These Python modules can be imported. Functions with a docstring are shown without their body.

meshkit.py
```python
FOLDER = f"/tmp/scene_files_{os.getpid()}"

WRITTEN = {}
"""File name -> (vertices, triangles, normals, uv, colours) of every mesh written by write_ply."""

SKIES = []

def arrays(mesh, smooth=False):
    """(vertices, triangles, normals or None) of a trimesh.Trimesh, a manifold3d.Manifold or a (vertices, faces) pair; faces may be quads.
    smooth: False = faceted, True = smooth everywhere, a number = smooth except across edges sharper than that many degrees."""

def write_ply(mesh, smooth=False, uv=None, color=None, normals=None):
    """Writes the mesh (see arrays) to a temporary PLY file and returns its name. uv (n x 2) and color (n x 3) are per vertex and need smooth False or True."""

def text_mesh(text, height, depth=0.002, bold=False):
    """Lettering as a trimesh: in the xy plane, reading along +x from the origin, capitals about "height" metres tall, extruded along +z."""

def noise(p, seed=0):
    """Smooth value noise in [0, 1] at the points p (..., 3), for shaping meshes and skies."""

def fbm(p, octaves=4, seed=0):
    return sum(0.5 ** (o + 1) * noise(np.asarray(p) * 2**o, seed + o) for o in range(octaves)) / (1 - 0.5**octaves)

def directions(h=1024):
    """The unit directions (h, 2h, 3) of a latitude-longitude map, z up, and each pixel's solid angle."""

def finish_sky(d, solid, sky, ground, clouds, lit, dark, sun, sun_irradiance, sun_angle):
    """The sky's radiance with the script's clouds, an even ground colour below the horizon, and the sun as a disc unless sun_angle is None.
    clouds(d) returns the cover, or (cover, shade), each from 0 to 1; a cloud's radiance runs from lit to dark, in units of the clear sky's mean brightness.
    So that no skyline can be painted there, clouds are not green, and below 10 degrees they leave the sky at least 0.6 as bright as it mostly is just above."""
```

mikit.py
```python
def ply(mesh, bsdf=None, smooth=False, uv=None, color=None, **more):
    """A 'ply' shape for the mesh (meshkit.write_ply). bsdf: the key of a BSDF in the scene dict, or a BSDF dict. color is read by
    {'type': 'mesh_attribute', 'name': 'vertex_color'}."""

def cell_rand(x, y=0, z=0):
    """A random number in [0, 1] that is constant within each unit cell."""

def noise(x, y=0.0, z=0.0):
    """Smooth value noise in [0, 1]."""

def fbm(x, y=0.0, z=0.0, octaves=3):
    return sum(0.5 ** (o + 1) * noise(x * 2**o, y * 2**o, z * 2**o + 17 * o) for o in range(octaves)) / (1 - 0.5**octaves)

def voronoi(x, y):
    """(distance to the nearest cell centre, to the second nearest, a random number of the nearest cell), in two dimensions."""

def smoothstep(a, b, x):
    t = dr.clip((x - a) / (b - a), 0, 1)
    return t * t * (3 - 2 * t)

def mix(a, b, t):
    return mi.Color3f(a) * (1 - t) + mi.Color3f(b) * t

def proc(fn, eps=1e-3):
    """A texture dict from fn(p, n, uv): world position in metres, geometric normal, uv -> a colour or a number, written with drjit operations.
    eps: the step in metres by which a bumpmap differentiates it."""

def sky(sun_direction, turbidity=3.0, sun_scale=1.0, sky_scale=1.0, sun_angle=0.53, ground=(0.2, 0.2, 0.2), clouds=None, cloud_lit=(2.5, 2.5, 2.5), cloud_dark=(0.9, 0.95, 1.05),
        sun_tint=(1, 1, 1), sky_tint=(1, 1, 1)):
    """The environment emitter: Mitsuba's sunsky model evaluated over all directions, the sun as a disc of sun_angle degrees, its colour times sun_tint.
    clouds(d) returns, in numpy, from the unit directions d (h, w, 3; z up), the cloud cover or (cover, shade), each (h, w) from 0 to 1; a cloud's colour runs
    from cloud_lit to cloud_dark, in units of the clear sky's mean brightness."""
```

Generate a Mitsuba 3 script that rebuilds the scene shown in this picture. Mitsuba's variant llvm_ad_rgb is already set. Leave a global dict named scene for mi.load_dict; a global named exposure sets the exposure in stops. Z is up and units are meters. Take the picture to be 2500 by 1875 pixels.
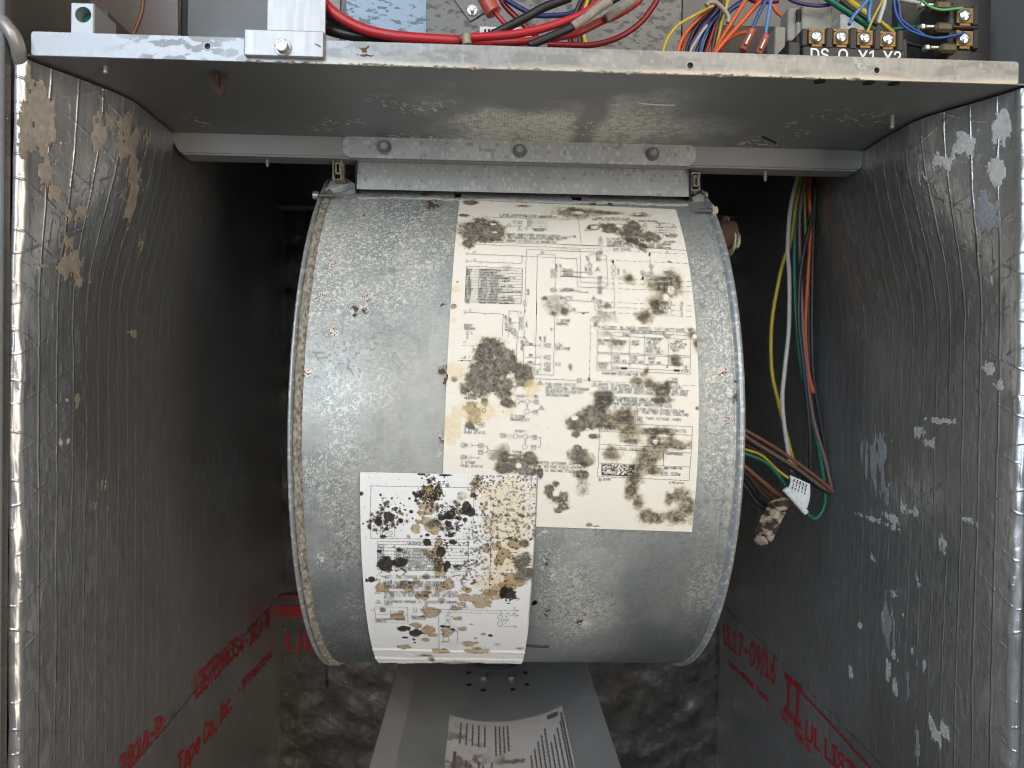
import math, random
import numpy as np, trimesh, manifold3d, shapely, drjit as dr
import mitsuba as mi
import mikit, meshkit
from shapely.geometry import Polygon, Point, box as sbox
from mikit import proc, noise, fbm, voronoi, smoothstep, mix, cell_rand

T = mi.ScalarTransform4f
scene, labels = {}, {}
rng = np.random.default_rng(7)
random.seed(7)

# ------------------------------------------------------------------ camera
PAN, TILT, ROLL, FPX = .0357, .0127, .0149, 1800.0
DIR = np.array([math.sin(PAN) * math.cos(TILT), math.cos(PAN) * math.cos(TILT), -math.sin(TILT)])
_a = np.cross(DIR, [0, 0, 1]); _a /= np.linalg.norm(_a)
_u = np.cross(_a, DIR)
RIGHT = _a * math.cos(ROLL) + _u * math.sin(ROLL)
UP = np.cross(RIGHT, DIR)
scene['camera'] = {'type': 'thinlens', 'fov': 2 * math.degrees(math.atan(1250 / FPX)), 'fov_axis': 'x', 'aperture_radius': .0013, 'focus_distance': .445,
                   'near_clip': .01, 'far_clip': 20.0, 'to_world': T().look_at(origin=[0, 0, 0], target=DIR.tolist(), up=UP.tolist())}
exposure = -0.1

# ------------------------------------------------------------------ light: a tall daylight window behind on the left, two warm fill lights added behind on the right
def emitter(key, center, target, w, h, rgb, label, cat):
    scene[key] = {'type': 'rectangle', 'to_world': T().look_at(origin=list(center), target=list(target), up=[0, 0, 1]) @ T().scale([w / 2, h / 2, 1]),
                  'emitter': {'type': 'area', 'radiance': {'type': 'rgb', 'value': list(rgb)}}, 'bsdf': {'type': 'diffuse', 'reflectance': {'type': 'rgb', 'value': .5}}}
    labels[key] = {'label': label, 'category': cat}
emitter('window', (-.62, -1.05, .60), (-.35, .5, .0), .85, 1.5, (5.0, 5.8, 6.8), 'tall daylight window in the room behind the camera', 'window')
emitter('warm_fill', (.75, -1.15, .95), (.05, .5, -.05), 1.1, .8, (5.6, 4.9, 4.0), 'unseen warm fill light added high behind the camera', 'fill_light')  # warm fill added for bounce off the room and ceiling
emitter('side_fill', (1.0, -.75, -.15), (.1, .6, -.1), .5, 1.1, (4.9, 4.3, 3.6), 'unseen pale fill panel added behind the camera to light the left wall', 'side_fill')  # low fill panel added on the right to brighten the left wall
scene['room_light'] = {'type': 'constant', 'radiance': {'type': 'rgb', 'value': [.14, .135, .128]}}

# ------------------------------------------------------------------ sizes (metres): x right, y into the cabinet, z up, camera at the origin
XL, XR, Y0, YD, Y1 = -.2363, .2837, .381, .499, .869
ZD, ZF = .157, -.52
YC, ZC, RW = .63, -.035, .1975            # axis and radius of the blower wrap
HL, HR = -.115, .155                      # the two sides of the blower

def ray(px, py):                          # a pixel of the photograph -> direction with y = 1
    v = DIR + RIGHT * (px - 1250) / FPX - UP * (py - 937.5) / FPX
    return v / v[1]
def at(px, py, y): return ray(px, py) * y
def onx(px, py, x): v = ray(px, py); return v * (x / v[0])
def onz(px, py, z): v = ray(px, py); return v * (z / v[2])
def oncyl(px, py, r=RW):                  # -> (x, arc length s) on the wrap
    v = ray(px, py); m = v[2]
    a, b, c = 1 + m * m, -2 * (YC + m * ZC), YC ** 2 + ZC ** 2 - r * r
    y = (-b - math.sqrt(max(b * b - 4 * a * c, 0))) / (2 * a)
    return np.array([v[0] * y, RW * math.atan2(m * y - ZC, YC - y)])
def wrap_point(x, s, r):
    x, s, r = np.broadcast_arrays(np.asarray(x, float), np.asarray(s, float), np.asarray(r, float))
    th = s / RW
    return np.stack([x, YC - r * np.cos(th), ZC + r * np.sin(th)], -1)

# ------------------------------------------------------------------ mesh helpers
def cat(*ms): return trimesh.util.concatenate([m for m in ms if m is not None])
def hull_box(lo, hi, c=.0006):
    lo, hi = np.minimum(lo, hi), np.maximum(lo, hi)
    c = min(c, *(.45 * (hi - lo)))
    pts = []
    for i in range(8):
        corner = np.array([hi[k] if i >> k & 1 else lo[k] for k in range(3)])
        inn = np.array([-1 if i >> k & 1 else 1 for k in range(3)]) * c
        for k in range(3):
            p = corner + inn; p[k] = corner[k]; pts.append(p)
    return trimesh.convex.convex_hull(np.array(pts))
def man(m): return manifold3d.Manifold(manifold3d.Mesh(np.asarray(m.vertices, np.float32), np.asarray(m.faces, np.uint32)))
def unman(m): q = m.to_mesh(); return trimesh.Trimesh(q.vert_properties[:, :3], q.tri_verts, process=False)
def minus(m, *cut):
    r = man(m)
    for c in cut: r = r - man(c)
    return unman(r)
def frame(d):
    d = np.asarray(d, float) / np.linalg.norm(d)
    a = np.cross(d, [0, 0, 1] if abs(d[2]) < .9 else [1, 0, 0]); a /= np.linalg.norm(a)
    M = np.eye(4); M[:3, 0], M[:3, 1], M[:3, 2] = a, np.cross(d, a), d
    return M
def place(m, p, d=None):
    m = m.copy()
    if d is not None: m.apply_transform(frame(d))
    m.apply_translation(p); return m
def cyl(p0, p1, r, n=24):
    p0, p1 = np.asarray(p0, float), np.asarray(p1, float)
    m = trimesh.creation.cylinder(r, np.linalg.norm(p1 - p0), sections=n)
    return place(m, (p0 + p1) / 2, p1 - p0)
def smooth_path(P, n=10):
    P = np.asarray(P, float)
    if len(P) < 3: return np.linspace(P[0], P[-1], n)
    Q = np.vstack([2 * P[0] - P[1], P, 2 * P[-1] - P[-2]]); out = []
    for i in range(1, len(Q) - 2):
        for t in np.linspace(0, 1, n, endpoint=False):
            a, b, c, d = Q[i - 1:i + 3]
            out.append(.5 * (2 * b + (c - a) * t + (2 * a - 5 * b + 4 * c - d) * t * t + (3 * b - a - 3 * c + d) * t ** 3))
    return np.array(out + [P[-1]])
def tube(P, r, n=12, steps=10, wob=0.0, seed=0):
    P = smooth_path(P, steps)
    tn = np.gradient(P, axis=0); tn /= np.linalg.norm(tn, axis=1, keepdims=True)
    a = frame(tn[0])[:3, 0]; V = []
    r = np.broadcast_to(np.asarray(r, float), (len(P),)) if np.ndim(r) == 0 or len(np.atleast_1d(r)) == len(P) else np.interp(np.linspace(0, 1, len(P)), np.linspace(0, 1, len(r)), r)
    ang = np.arange(n) / n * 2 * np.pi
    for i in range(len(P)):
        a = a - tn[i] * (a @ tn[i]); a /= np.linalg.norm(a); b = np.cross(tn[i], a)
        V.append(P[i] + r[i] * (np.cos(ang)[:, None] * a + np.sin(ang)[:, None] * b))
    V = np.vstack(V)
    if wob: V = V + (meshkit.noise(V * 400, seed)[:, None] - .5) * wob
    F = []
    for i in range(len(P) - 1):
        for k in range(n):
            q, w = i * n + k, i * n + (k + 1) % n
            F += [[q, w, w + n], [q, w + n, q + n]]
    c0, c1 = len(V), len(V) + 1
    V = np.vstack([V, P[:1], P[-1:]])
    for k in range(n):
        F += [[c0, (k + 1) % n, k], [c1, (len(P) - 1) * n + k, (len(P) - 1) * n + (k + 1) % n]]
    return trimesh.Trimesh(V, F, process=False)
def grid(nu, nv, keep=None):
    i = np.arange(nu * nv).reshape(nu, nv)
    q = np.stack([i[:-1, :-1], i[1:, :-1], i[1:, 1:], i[:-1, 1:]], -1).reshape(-1, 4)
    if keep is not None: q = q[keep.reshape(-1)]
    return np.vstack([q[:, [0, 1, 2]], q[:, [0, 2, 3]]])
def lathe(profile, n=32):                 # (r, z) pairs about z
    m = trimesh.creation.revolve(np.array(profile, float), sections=n); m.merge_vertices(); m.update_faces(m.nondegenerate_faces())
    if m.is_watertight and m.volume < 0: m.invert()
    return m
def hexagon(r, h, ch=.0004):              # bolt head standing on z = 0, chamfered, dished top
    a = np.arange(6) * np.pi / 3
    pts = [[r * math.cos(t), r * math.sin(t), z] for t in a for z in (0, h - ch)] + [[(r - 1.4 * ch) * math.cos(t), (r - 1.4 * ch) * math.sin(t), h] for t in np.arange(24) * np.pi / 12]
    m = trimesh.convex.convex_hull(np.array(pts))
    return minus(m, place(trimesh.creation.cylinder(r * .58, ch * 1.6, sections=24), [0, 0, h]))
def washer(r, h): return lathe([(0, 0), (r, 0), (r, h * .55), (r * .93, h), (0, h)], 28)
def threaded(p0, p1, r, pitch=.0011):     # a screw end with turned threads and a point
    L = np.linalg.norm(np.subtract(p1, p0)); n = int(L / pitch); prof = [(0, 0)]
    for k in range(n):
        t = k * pitch; s = 1 if t < L * .75 else max(.25, (L - t) / (L * .3))
        prof += [(r * .8 * s, t), (r * s, t + pitch * .4), (r * s, t + pitch * .55), (r * .8 * s, t + pitch * .95)]
    prof += [(r * .2, L), (0, L)]
    return place(lathe(prof, 18), p0, np.subtract(p1, p0))
def pan_screw(r):                         # Phillips pan head standing on z = 0
    prof = [(0, 0), (r, 0), (r, r * .28)] + [(r * math.cos(t), r * .28 + r * .4 * math.sin(t)) for t in np.linspace(.15, 1.5, 7)] + [(0, r * .69)]
    m = trimesh.convex.convex_hull(np.array([[q[0] * math.cos(t), q[0] * math.sin(t), q[1]] for q in prof for t in np.arange(28) * np.pi / 14]))
    return minus(m, hull_box([-r * .62, -r * .13, r * .36], [r * .62, r * .13, r], 1e-5), hull_box([-r * .13, -r * .62, r * .36], [r * .13, r * .62, r], 1e-5))
def facing_camera(m, p, y_normal=True):   # meshes standing on z = 0 turned to stand on a surface that faces the cabinet's opening
    M = np.eye(4); M[:3, 0], M[:3, 1], M[:3, 2] = [1, 0, 0], [0, 0, 1], [0, -1, 0]
    m = m.copy(); m.apply_transform(M); m.apply_translation(p); return m

def obj(name, mesh, bsdf, parent=None, smooth=30, label=None, cat=None, group=None, kind=None, **kw):
    base = (parent + '__' if parent else '') + name
    key, k = base, 0
    while key in scene or key in labels: k += 1; key = f'{base}_{k:03d}'
    scene[key] = mikit.ply(mesh, bsdf, smooth=smooth, **kw)
    tag(key, label, cat, group, kind)
    return key
def tag(key, label=None, cat=None, group=None, kind=None):
    d = {k: v for k, v in (('label', label), ('category', cat), ('group', group), ('kind', kind)) if v}
    if d: labels[key] = d
def thing(name, label, cat=None, group=None, kind=None):
    key, k = name, 0
    while key in labels or any(s == key or s.startswith(key + '__') for s in scene): k += 1; key = f'{name}_{k:03d}'
    tag(key, label, cat, group, kind); return key

# ------------------------------------------------------------------ materials
def rgb(*v): return {'type': 'rgb', 'value': list(v)}
def two(d): return {'type': 'twosided', 'bsdf': d}
def principled(key, color, rough=.5, metal=0.0, spec=.5, bump=None, scale=1.0, **k):
    c = rgb(*color) if isinstance(color, tuple) else proc(color)
    d = {'type': 'principled', 'base_color': c, 'roughness': proc(rough) if callable(rough) else rough, 'metallic': proc(metal) if callable(metal) else metal, 'specular': spec, **k}
    if bump is not None: d = {'type': 'bumpmap', 'tex': proc(bump, 3e-4), 'scale': scale, 'bsdf': d}
    scene[key] = two(d)

def arc(p): return p.x, RW * dr.atan2(p.z - ZC, YC - p.y)
def spots(a, b, f):                       # pale crusty spots: 0 .. 1
    d1, d2, c = voronoi(a * f, b * f)
    return smoothstep(.42, .12, d1 / (.35 + c * .9))
def rust_field(p):                        # where white rust covers the wrap
    x, s = arc(p)
    w = fbm(x * 38, s * 38, 1.3, 3)
    left = smoothstep(.0, -.07, x + (w - .5) * .09)
    up = smoothstep(-.19, -.01, s + (w - .5) * .12)
    centre = smoothstep(-.10, -.05, s - x * .0 + (w - .5) * .12)
    low_right = smoothstep(.02, .06, x) * smoothstep(.13, .05, x + (w - .5) * .05) * smoothstep(-.23, -.13, s)
    return dr.clip(dr.maximum(up * (.55 + .45 * left), low_right * .8) + centre * .1, 0, 1)
def spot_field(p):
    x, s = arc(p)
    w = fbm(x * 30 + 9, s * 30, 4.1, 2)
    big = spots(x + .0045 * (fbm(x * 500, s * 500, 1.0, 2) - .5), s + .004 * (fbm(x * 500, s * 500, 6.0, 2) - .5), 330)
    small = spots(x + .5 + .003 * (noise(x * 800, s * 800, 7.0) - .5), s + .003 * (noise(x * 800, s * 800, 5) - .5), 620)
    top = smoothstep(.02, .10, s + (w - .5) * .08)
    lowleft = smoothstep(-.03, -.07, x) * smoothstep(-.215, -.12, s + (w - .5) * .12) * smoothstep(.46, .60, w + .12)
    right = smoothstep(.125, .133, x)
    band = smoothstep(.03, .037, x) * smoothstep(.10, .06, x) * smoothstep(-.2, -.12, s)
    patch = .35 + .65 * smoothstep(.40, .58, fbm(x * 24 + 3, s * 20, 12.0, 3))
    return dr.clip(dr.maximum(small, big) * patch * dr.clip(dr.maximum(dr.maximum(top, .85 * right), dr.maximum(lowleft, band)) + .16, 0, 1), 0, 1)
def wrap_color(p, n, uv):
    x, s = arc(p)
    r, k = rust_field(p), spot_field(p)
    grain = fbm(x * 260 + s * 180, s * 700, 2.0, 3)
    cloud = fbm(x * 22, s * 22, 7.7, 3)
    base = mix((.26, .295, .315), (.33, .355, .36), cloud)
    chalk = mix((.29, .295, .262), (.44, .442, .395), grain)
    w = fbm(x * 130, s * 130, 5.0, 2)
    c = mix(base, chalk, r * (.62 + .38 * cloud))
    c = mix(c, (.25, .265, .265), smoothstep(.50, .62, w) * r * .55)
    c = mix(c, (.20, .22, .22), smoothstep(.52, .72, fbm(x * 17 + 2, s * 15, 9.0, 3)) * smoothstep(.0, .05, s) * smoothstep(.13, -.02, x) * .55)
    c = mix(c, (.50, .49, .43), smoothstep(.48, .7, fbm(x * 20 + 7, s * 9, 3.0, 3)) * r * .45)
    c = mix(c, (.40, .41, .40), smoothstep(.78, .86, noise(x * 900, s * 12, 2.0)) * .35)
    c = mix(c, (.64, .63, .565), k * .95)
    pits = smoothstep(.60, .74, noise(x * 620 + 3 * w, s * 620, 3.3)) * smoothstep(.40, .62, fbm(x * 25, s * 25, 11.0, 2)) * r
    c = mix(c, (.17, .18, .175), pits * .8)
    d1, d2, cr = voronoi(x * 42 + 3.1, s * 42)
    ring = smoothstep(.16, .09, d1 * (1 + .9 * (noise(x * 900, s * 900, 8.0) - .5))) * smoothstep(.90, .94, cr)
    c = mix(c, (.60, .57, .50), ring * .7)
    c = mix(c, (.19, .075, .045), ring * smoothstep(.55, .7, noise(x * 1500, s * 1500, 1.0)))
    return c
def sheen(p): x, s = arc(p); return smoothstep(-.055, -.08, x) * smoothstep(-.12, -.02, s) * smoothstep(.10, .02, s)
def wrap_metal(p, n, uv): return dr.clip(.8 - .62 * rust_field(p) * (1 - .45 * sheen(p)), .05, 1)
def wrap_rough(p, n, uv): return dr.clip(.40 + .22 * rust_field(p) * (1 - .6 * sheen(p)), .1, .9)
def wrap_bump(p, n, uv):
    x, s = arc(p)
    return fbm(x * 420, s * 420, 0.0, 2) * .00016
principled('wrap_metal', wrap_color, wrap_rough, wrap_metal, bump=wrap_bump, scale=1.0)

def galv_color(p, n, uv):
    c = mix((.33, .335, .325), (.50, .50, .475), fbm(p.x * 60, p.y * 60, p.z * 60, 3))
    g = noise(p.x * 900, p.y * 500, p.z * 300)
    c = mix(c, (.60, .59, .55), smoothstep(.62, .8, g) * .6)
    return mix(c, (.24, .24, .23), smoothstep(.66, .78, fbm(p.x * 350, p.y * 350, p.z * 260 + 5, 2)) * .7)
principled('galvanised', galv_color, .5, .45, bump=lambda p, n, uv: fbm(p.x * 420, p.y * 420, p.z * 420, 2) * .00012)
def lip_color(p, n, uv):
    w = fbm(p.x * 45, p.y * 45, p.z * 90, 3)
    c = mix((.21, .21, .20), (.33, .325, .31), fbm(p.x * 500, p.y * 80, p.z * 120, 3))
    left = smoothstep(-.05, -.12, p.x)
    c = mix(c, (.42, .44, .47), left * .75)  # blue-white window reflection put into the colour of the left end
    worn = smoothstep(.50, .60, fbm(p.x * 160, 2.0, p.z * 260, 3)) * smoothstep(-.20, -.17, p.x) * smoothstep(-.10, -.15, p.x)
    c = mix(c, (.19, .20, .195), worn)
    c = mix(c, (.17, .17, .16), smoothstep(.50, .68, fbm(p.x * 75, 5.0, p.z * 190, 3)) * smoothstep(-.12, -.08, p.x) * .6)
    c = mix(c, (.44, .43, .40), smoothstep(.62, .85, fbm(p.x * 500, 1.0, p.z * 300, 2)) * .35)
    return mix(c, (.52, .47, .38), smoothstep(.0035, .0, p.z - ZD + (w - .5) * .004) * smoothstep(-.11, -.06, p.x) * .8)
principled('lip_metal', lip_color, .42, .35, bump=lambda p, n, uv: fbm(p.x * 600, p.y * 300, p.z * 200, 2) * .00008)
def deck_color(p, n, uv):
    w = fbm(p.x * 26, p.y * 26, 3.0, 3)
    c = mix((.17, .178, .183), (.215, .223, .228), fbm(p.x * 14, p.y * 14, 1.0, 2))
    c = mix(c, (.16, .155, .145), smoothstep(-.08, -.2, p.x) * .6)
    rib = .5 + .5 * dr.sin(p.x * 2 * math.pi / .0021 + 3 * noise(p.x * 300, p.y * 300))
    bloom = smoothstep(.405, .46, p.y + (w - .5) * .09) * smoothstep(-.06, .01, p.x + (w - .5) * .06) * smoothstep(.16, .07, p.x + (w - .5) * .1)
    bloom = bloom * (1 - smoothstep(.014, .004, dr.abs(p.x - .062 + (w - .5) * .01)) * .85)
    grit = fbm(p.x * 420, p.y * 420, 9.0, 2)
    c = mix(c, (.64, .62, .55), dr.clip(bloom * (.72 + .3 * rib + 1.2 * (grit - .5)), 0, 1))
    fleck = smoothstep(.74, .80, noise(p.x * 420 + 4 * w, p.y * 520 + 6 * w, 5.0)) * smoothstep(.41, .45, p.y) * smoothstep(.5, .62, fbm(p.x * 22, p.y * 30, 6.0, 2))
    return mix(c, (.58, .56, .50), fleck * .8)
principled('deck_metal', deck_color, .5, .3)
principled('dark_sheet', lambda p, n, uv: mix((.10, .10, .097), (.16, .158, .15), fbm(p.x * 25, p.y * 25, p.z * 25, 3)), .5, .4)
principled('trough_sheet', lambda p, n, uv: mix((.34, .342, .34), (.48, .48, .47), fbm(p.x * 30, p.y * 30, p.z * 30, 3)), .36, .6)
principled('mauve_sheet', (.22, .19, .178), .5, .4)
principled('grey_sheet', lambda p, n, uv: mix((.26, .255, .245), (.32, .315, .30), fbm(p.x * 30, p.y * 30, p.z * 30, 3)), .55, .3)
principled('zinc_reflection', lambda p, n, uv: mix((.22, .28, .335), (.09, .11, .125), smoothstep(.53, .64, fbm(p.x * 260 + 100 * p.z, p.y * 200, p.z * 420, 3))), .4, .35)  # blue of the reflected window is put into this zinc colour
principled('zinc_panel', lambda p, n, uv: mix((.17, .166, .155), (.085, .08, .076), smoothstep(.50, .66, fbm(p.x * 240 + 60 * p.z, p.y * 200, p.z * 330, 3))), .5, .35)
principled('aluminium', lambda p, n, uv: mix((.40, .39, .375), (.31, .303, .29), noise(p.x * 700, p.y * 100, p.z * 60)), .4, .6)
principled('bolt_steel', lambda p, n, uv: mix((.30, .29, .27), (.50, .48, .43), fbm(p.x * 900, p.y * 900, p.z * 900, 2)), .4, .75)
principled('bolt_dark', (.22, .22, .205), .42, .7)
principled('screw_bright', (.78, .79, .80), .22, .9)
principled('cream_bolt', lambda p, n, uv: mix((.62, .56, .42), (.42, .33, .20), smoothstep(.55, .7, fbm(p.x * 300, p.y * 300, p.z * 300, 3))), .5, .2)
principled('rust', lambda p, n, uv: mix((.06, .030, .018), (.17, .095, .06), fbm(p.x * 900, p.y * 900, p.z * 900, 3)), .9)
principled('dust', lambda p, n, uv: mix((.23, .20, .165), (.40, .36, .30), fbm(p.x * 500, p.y * 300, p.z * 300, 3)), .95, spec=.1)
principled('dust_pale', lambda p, n, uv: mix((.44, .44, .41), (.58, .57, .52), fbm(p.x * 500, p.y * 300, p.z * 300, 3)), .9, spec=.1)
principled('dust_grey', lambda p, n, uv: mix((.27, .28, .285), (.36, .365, .37), fbm(p.x * 500, p.y * 300, p.z * 120, 3)), .8, .2)
principled('seam_dirt', lambda p, n, uv: mix((.13, .115, .09), (.36, .33, .265), smoothstep(.2, .8, fbm(p.x * 900, p.y * 420, p.z * 420, 3))), .95, spec=.1)
principled('rim_metal', lambda p, n, uv: mix(mix((.31, .335, .35), (.43, .445, .45), fbm(p.x * 200, p.y * 90, p.z * 90, 3)), (.62, .62, .58), smoothstep(.6, .72, noise(p.x * 500, p.y * 420, p.z * 420)) * .8), .4, .5)
principled('moth_brown', (.050, .028, .018), .9)
principled('black', (.012, .012, .012), .6)
principled('ink', (.03, .028, .03), .7, spec=.2)
principled('ink_grey', (.10, .09, .085), .8, spec=.2)
principled('red_ink', (.34, .03, .032), .45, .2)
principled('black_plastic', (.026, .024, .022), .5)
principled('brass', (.24, .145, .055), .45, .7)
principled('olive_boot', (.075, .06, .025), .4)
principled('relay_beige', (.27, .262, .225), .55)
principled('white_print', (.72, .72, .70), .6)
principled('tin', (.48, .47, .43), .3, .7)
principled('nylon', (.30, .27, .20), .4)
principled('pink_sleeve', (.42, .085, .055), .35)
principled('green_patina', (.02, .22, .16), .6)
principled('lug_metal', (.42, .43, .44), .45, .5)
principled('tag_paper', (.70, .70, .67), .7)
principled('room_dark', (.05, .05, .05), .9)
for nm, col in dict(red=(.44, .022, .028), dark_red=(.20, .008, .014), black=(.018, .018, .019), orange=(.58, .10, .022), yellow=(.48, .35, .03), blue=(.022, .08, .27), light_blue=(.08, .20, .44),
                    navy=(.022, .028, .12), purple=(.055, .028, .12), brown=(.085, .042, .028), mauve=(.17, .105, .10), white=(.50, .48, .43), green=(.012, .13, .075), light_green=(.09, .36, .16),
                    tan=(.40, .36, .28), lime=(.34, .36, .05), rust_brown=(.16, .065, .035), loom=(.13, .09, .06)).items():
    principled('wire_' + nm, (lambda p, n, uv: mix((.44, .022, .028), (.30, .07, .06), smoothstep(.55, .8, fbm(p.x * 160, p.y * 160, p.z * 160, 2)) * .7)) if nm == 'red' else col, .38)

# foil facing with its glass-fibre scrim: ridges along the strings, dents between; uv = metres along and up the wall
def foil_height(u, v):
    w = (noise(u * 40, v * 25, 1.0) - .5) * .002
    w2 = (noise(u * 300, v * 120, 4.0) - .5) * .0006
    def string(t, f, sg):
        q = t * f; d = dr.abs(q - dr.round(q)) / f
        return dr.exp(-dr.square(d / sg))
    up = string(u + w2, 1 / .0127, .00045)
    slope = .55
    da = string(v + slope * u + w, 1 / .0254, .0005) * smoothstep(.35, .6, noise(u * 500, v * 500, 2.0))
    db = string(v - slope * u - w, 1 / .0254, .0005) * smoothstep(.35, .6, noise(u * 500, v * 500, 3.0))
    dents = fbm(u * 60, v * 40, 5.0, 3) * .0006 + noise(u * 420, v * 120, 6.0) * .00005
    pim = smoothstep(.70, .86, noise(u * 300, v * 200, 8.0)) * .00016
    return up * .00034 + (da + db) * .00030 + dents + pim
def foil_bump(p, n, uv): return foil_height(p.y, p.z)
def foil_color(p, n, uv):
    s = noise(p.y * 900, p.z * 70, 1.0)
    st = smoothstep(.60, .72, noise(p.y * 700, p.z * 150, 2.0)) * smoothstep(.42, .62, fbm(p.y * 14, p.z * 10, p.x * 3, 2))
    c = mix((.50, .505, .51), (.63, .632, .63), s)
    c = mix(c, (.40, .39, .37), smoothstep(.45, .7, fbm(p.y * 9, p.z * 7, p.x * 5 + 4, 2)) * .6)
    return mix(c, (.78, .77, .75), st * .6)
def foil_rough(p, n, uv): return .20 + .27 * fbm(p.y * 20, p.z * 14, p.x * 2, 2)
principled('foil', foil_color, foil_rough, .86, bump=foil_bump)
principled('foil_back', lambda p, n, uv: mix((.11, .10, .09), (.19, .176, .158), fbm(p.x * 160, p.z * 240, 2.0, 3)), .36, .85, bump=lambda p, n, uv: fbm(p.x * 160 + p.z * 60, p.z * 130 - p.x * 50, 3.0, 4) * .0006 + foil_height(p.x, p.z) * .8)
principled('tape_foil', lambda p, n, uv: mix((.44, .41, .385), (.30, .28, .265), fbm(p.y * 18, p.z * 50, p.x, 2)), .42, .5, bump=lambda p, n, uv: fbm(p.y * 70, p.z * 25, 2.0, 3) * .0012)
scene['paper'] = two({'type': 'principled', 'base_color': {'type': 'mesh_attribute', 'name': 'vertex_color'}, 'roughness': .75, 'specular': .25})

# ------------------------------------------------------------------ the cabinet
def wall_bulge(y, z):                      # the insulation swells towards the shelf near the top of the opening
    sm = lambda a, b, t: np.clip((t - a) / (b - a), 0, 1) ** 2 * (3 - 2 * np.clip((t - a) / (b - a), 0, 1))
    return .022 * sm(.03, .152, z) * (1 - sm(.52, .74, y)) * sm(.375, .445, y)
def wall_x(side, y, z):
    y, z = np.asarray(y, float), np.asarray(z, float)
    p = np.stack([y * 16, z * 11, np.full(np.broadcast(y, z).shape, side * 3.0)], -1) if y.shape == z.shape else None
    dent = 0 if p is None else (meshkit.fbm(p, 3, 5) - .5) * .004 + (meshkit.fbm(p * 4.2, 3, 9) - .5) * .0016
    ease = .0200 * np.exp(-(y - Y0) / .040) - .0205 * np.exp(-(y - Y0) / .11)
    return (XL + wall_bulge(y, z) + dent - ease) if side < 0 else (XR - wall_bulge(y, z) - dent + ease)
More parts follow.
